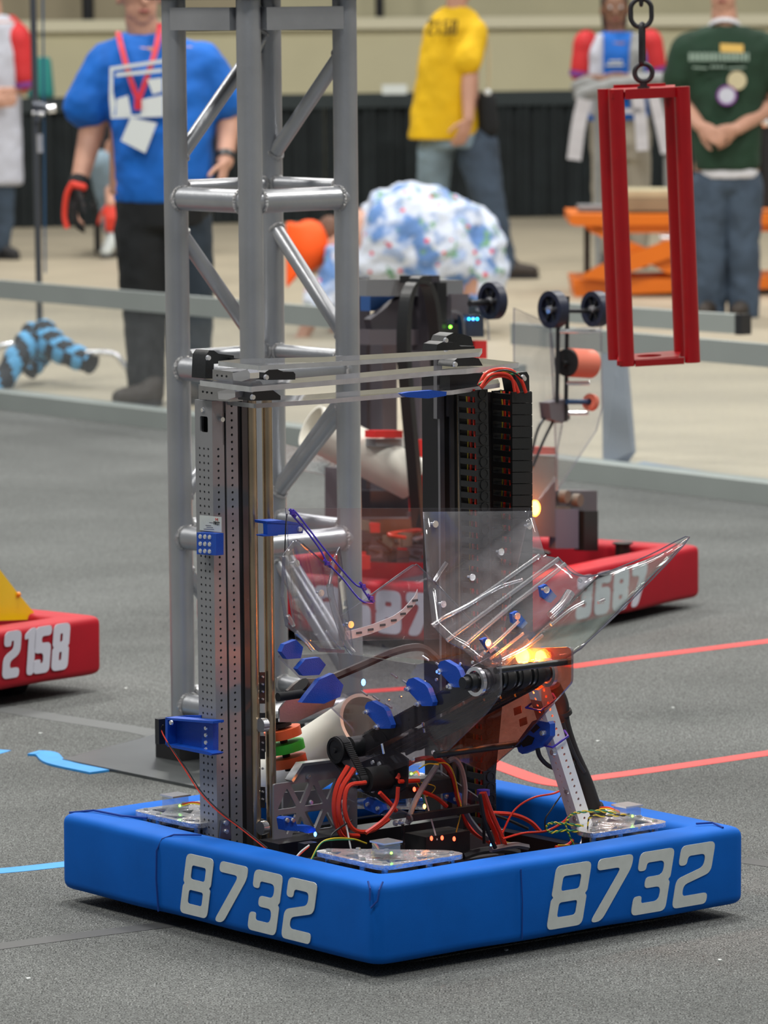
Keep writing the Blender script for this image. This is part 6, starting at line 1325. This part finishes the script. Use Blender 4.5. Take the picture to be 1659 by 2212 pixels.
m = MB(); cols(P, m, [(1566, 56, 44, .075, 0), (1568, 72, 90, .10, 0), (1568, 110, 104, .13, 0), (1570, 180, 84, .14, 0), (1570, 280, 76, .145, 0), (1570, 366, 70, .14, 0)]); m.caps(P(1484, 108), P(1464, 168, .02), .085, .080); m.caps(P(1654, 108), P(1676, 170, .02), .085, .08); tee = skinned(m, 'tee_shirt', 'tee_green', per, .014, 3, .02)
m = MB(); m.ring(P(1565, 62, -.02), P(1565, 54, -.01), .078, .066, 24); m.build('collar', 'white_cloth', tee); m = MB(); cols(P, m, [(1572, 362, 66, .13, 0), (1574, 384, 64, .13, 0)]); skinned(m, 'undershirt', 'white_cloth', per, .014, 2)
random.seed(5)
def glyphs(y, x0, x1, h, d=-.165):
    x = x0
    while x < x1:
        w_ = random.uniform(7, 11); m = MB(); m.prism([P(a, b, d) for a, b in ((x, y + h), (x + w_ - 2.5, y + h), (x + w_ - 2.5, y), (x, y))], (0, .01, 0)); m.build('shirt_lettering', mat('faded_print', (.22, .30, .25), .7), tee); x += w_
glyphs(114, 1488, 1615, 18); glyphs(142, 1535, 1566, 5); m = MB(); m.prism([P(a, b, -.165) for a, b in ((1496, 144), (1528, 146), (1528, 149), (1496, 147))], (0, .01, 0)); m.prism([P(a, b, -.165) for a, b in ((1572, 146), (1610, 144), (1610, 147), (1572, 149))], (0, .01, 0)); m.build('shirt_lettering', mat('faded_print', (.22, .30, .25), .7), tee)
m = MB(); m.prism([P(a, b, -.16) for a, b in ((1556, 94), (1606, 96), (1606, 114), (1556, 112))], (0, .008, 0)); m.build('name_tag', mat('tag_gold', (.62, .40, .10), .5), per)
for x, y, r, mm in ((1592, 174, .046, 'board_tan'), (1570, 206, .048, 'jersey_white')):
    m = MB(); q = P(x, y, -.175); m.tube(q, q + Vector((0, .012, 0)), r, 24); m.build('round_button', mm, per)
m = MB(); q = P(1570, 206, -.178); m.ring(q, q + Vector((0, .012, 0)), .05, .040, 24); m.build('button_rim', 'purple', per)
for a, k, f in (((1538, 400), (1534, 530), (1536, 672)), ((1602, 400), (1604, 530), (1606, 678))):
    m = MB(); m.caps(P(*a), P(*k), .110, .088); m.caps(P(*k), P(*f), .088, .078); m.caps(P(1570, 385), P(*a), .13, .11); skinned(m, 'jeans_leg', 'jeans', per, .015, 3, .03); q = P(f[0], 684); q.z = .05; shoe(per, q, q + Vector((-.04, -.14, 0)), .048)
for o in list(bpy.data.objects):
    if 'org' in o: del o['org']
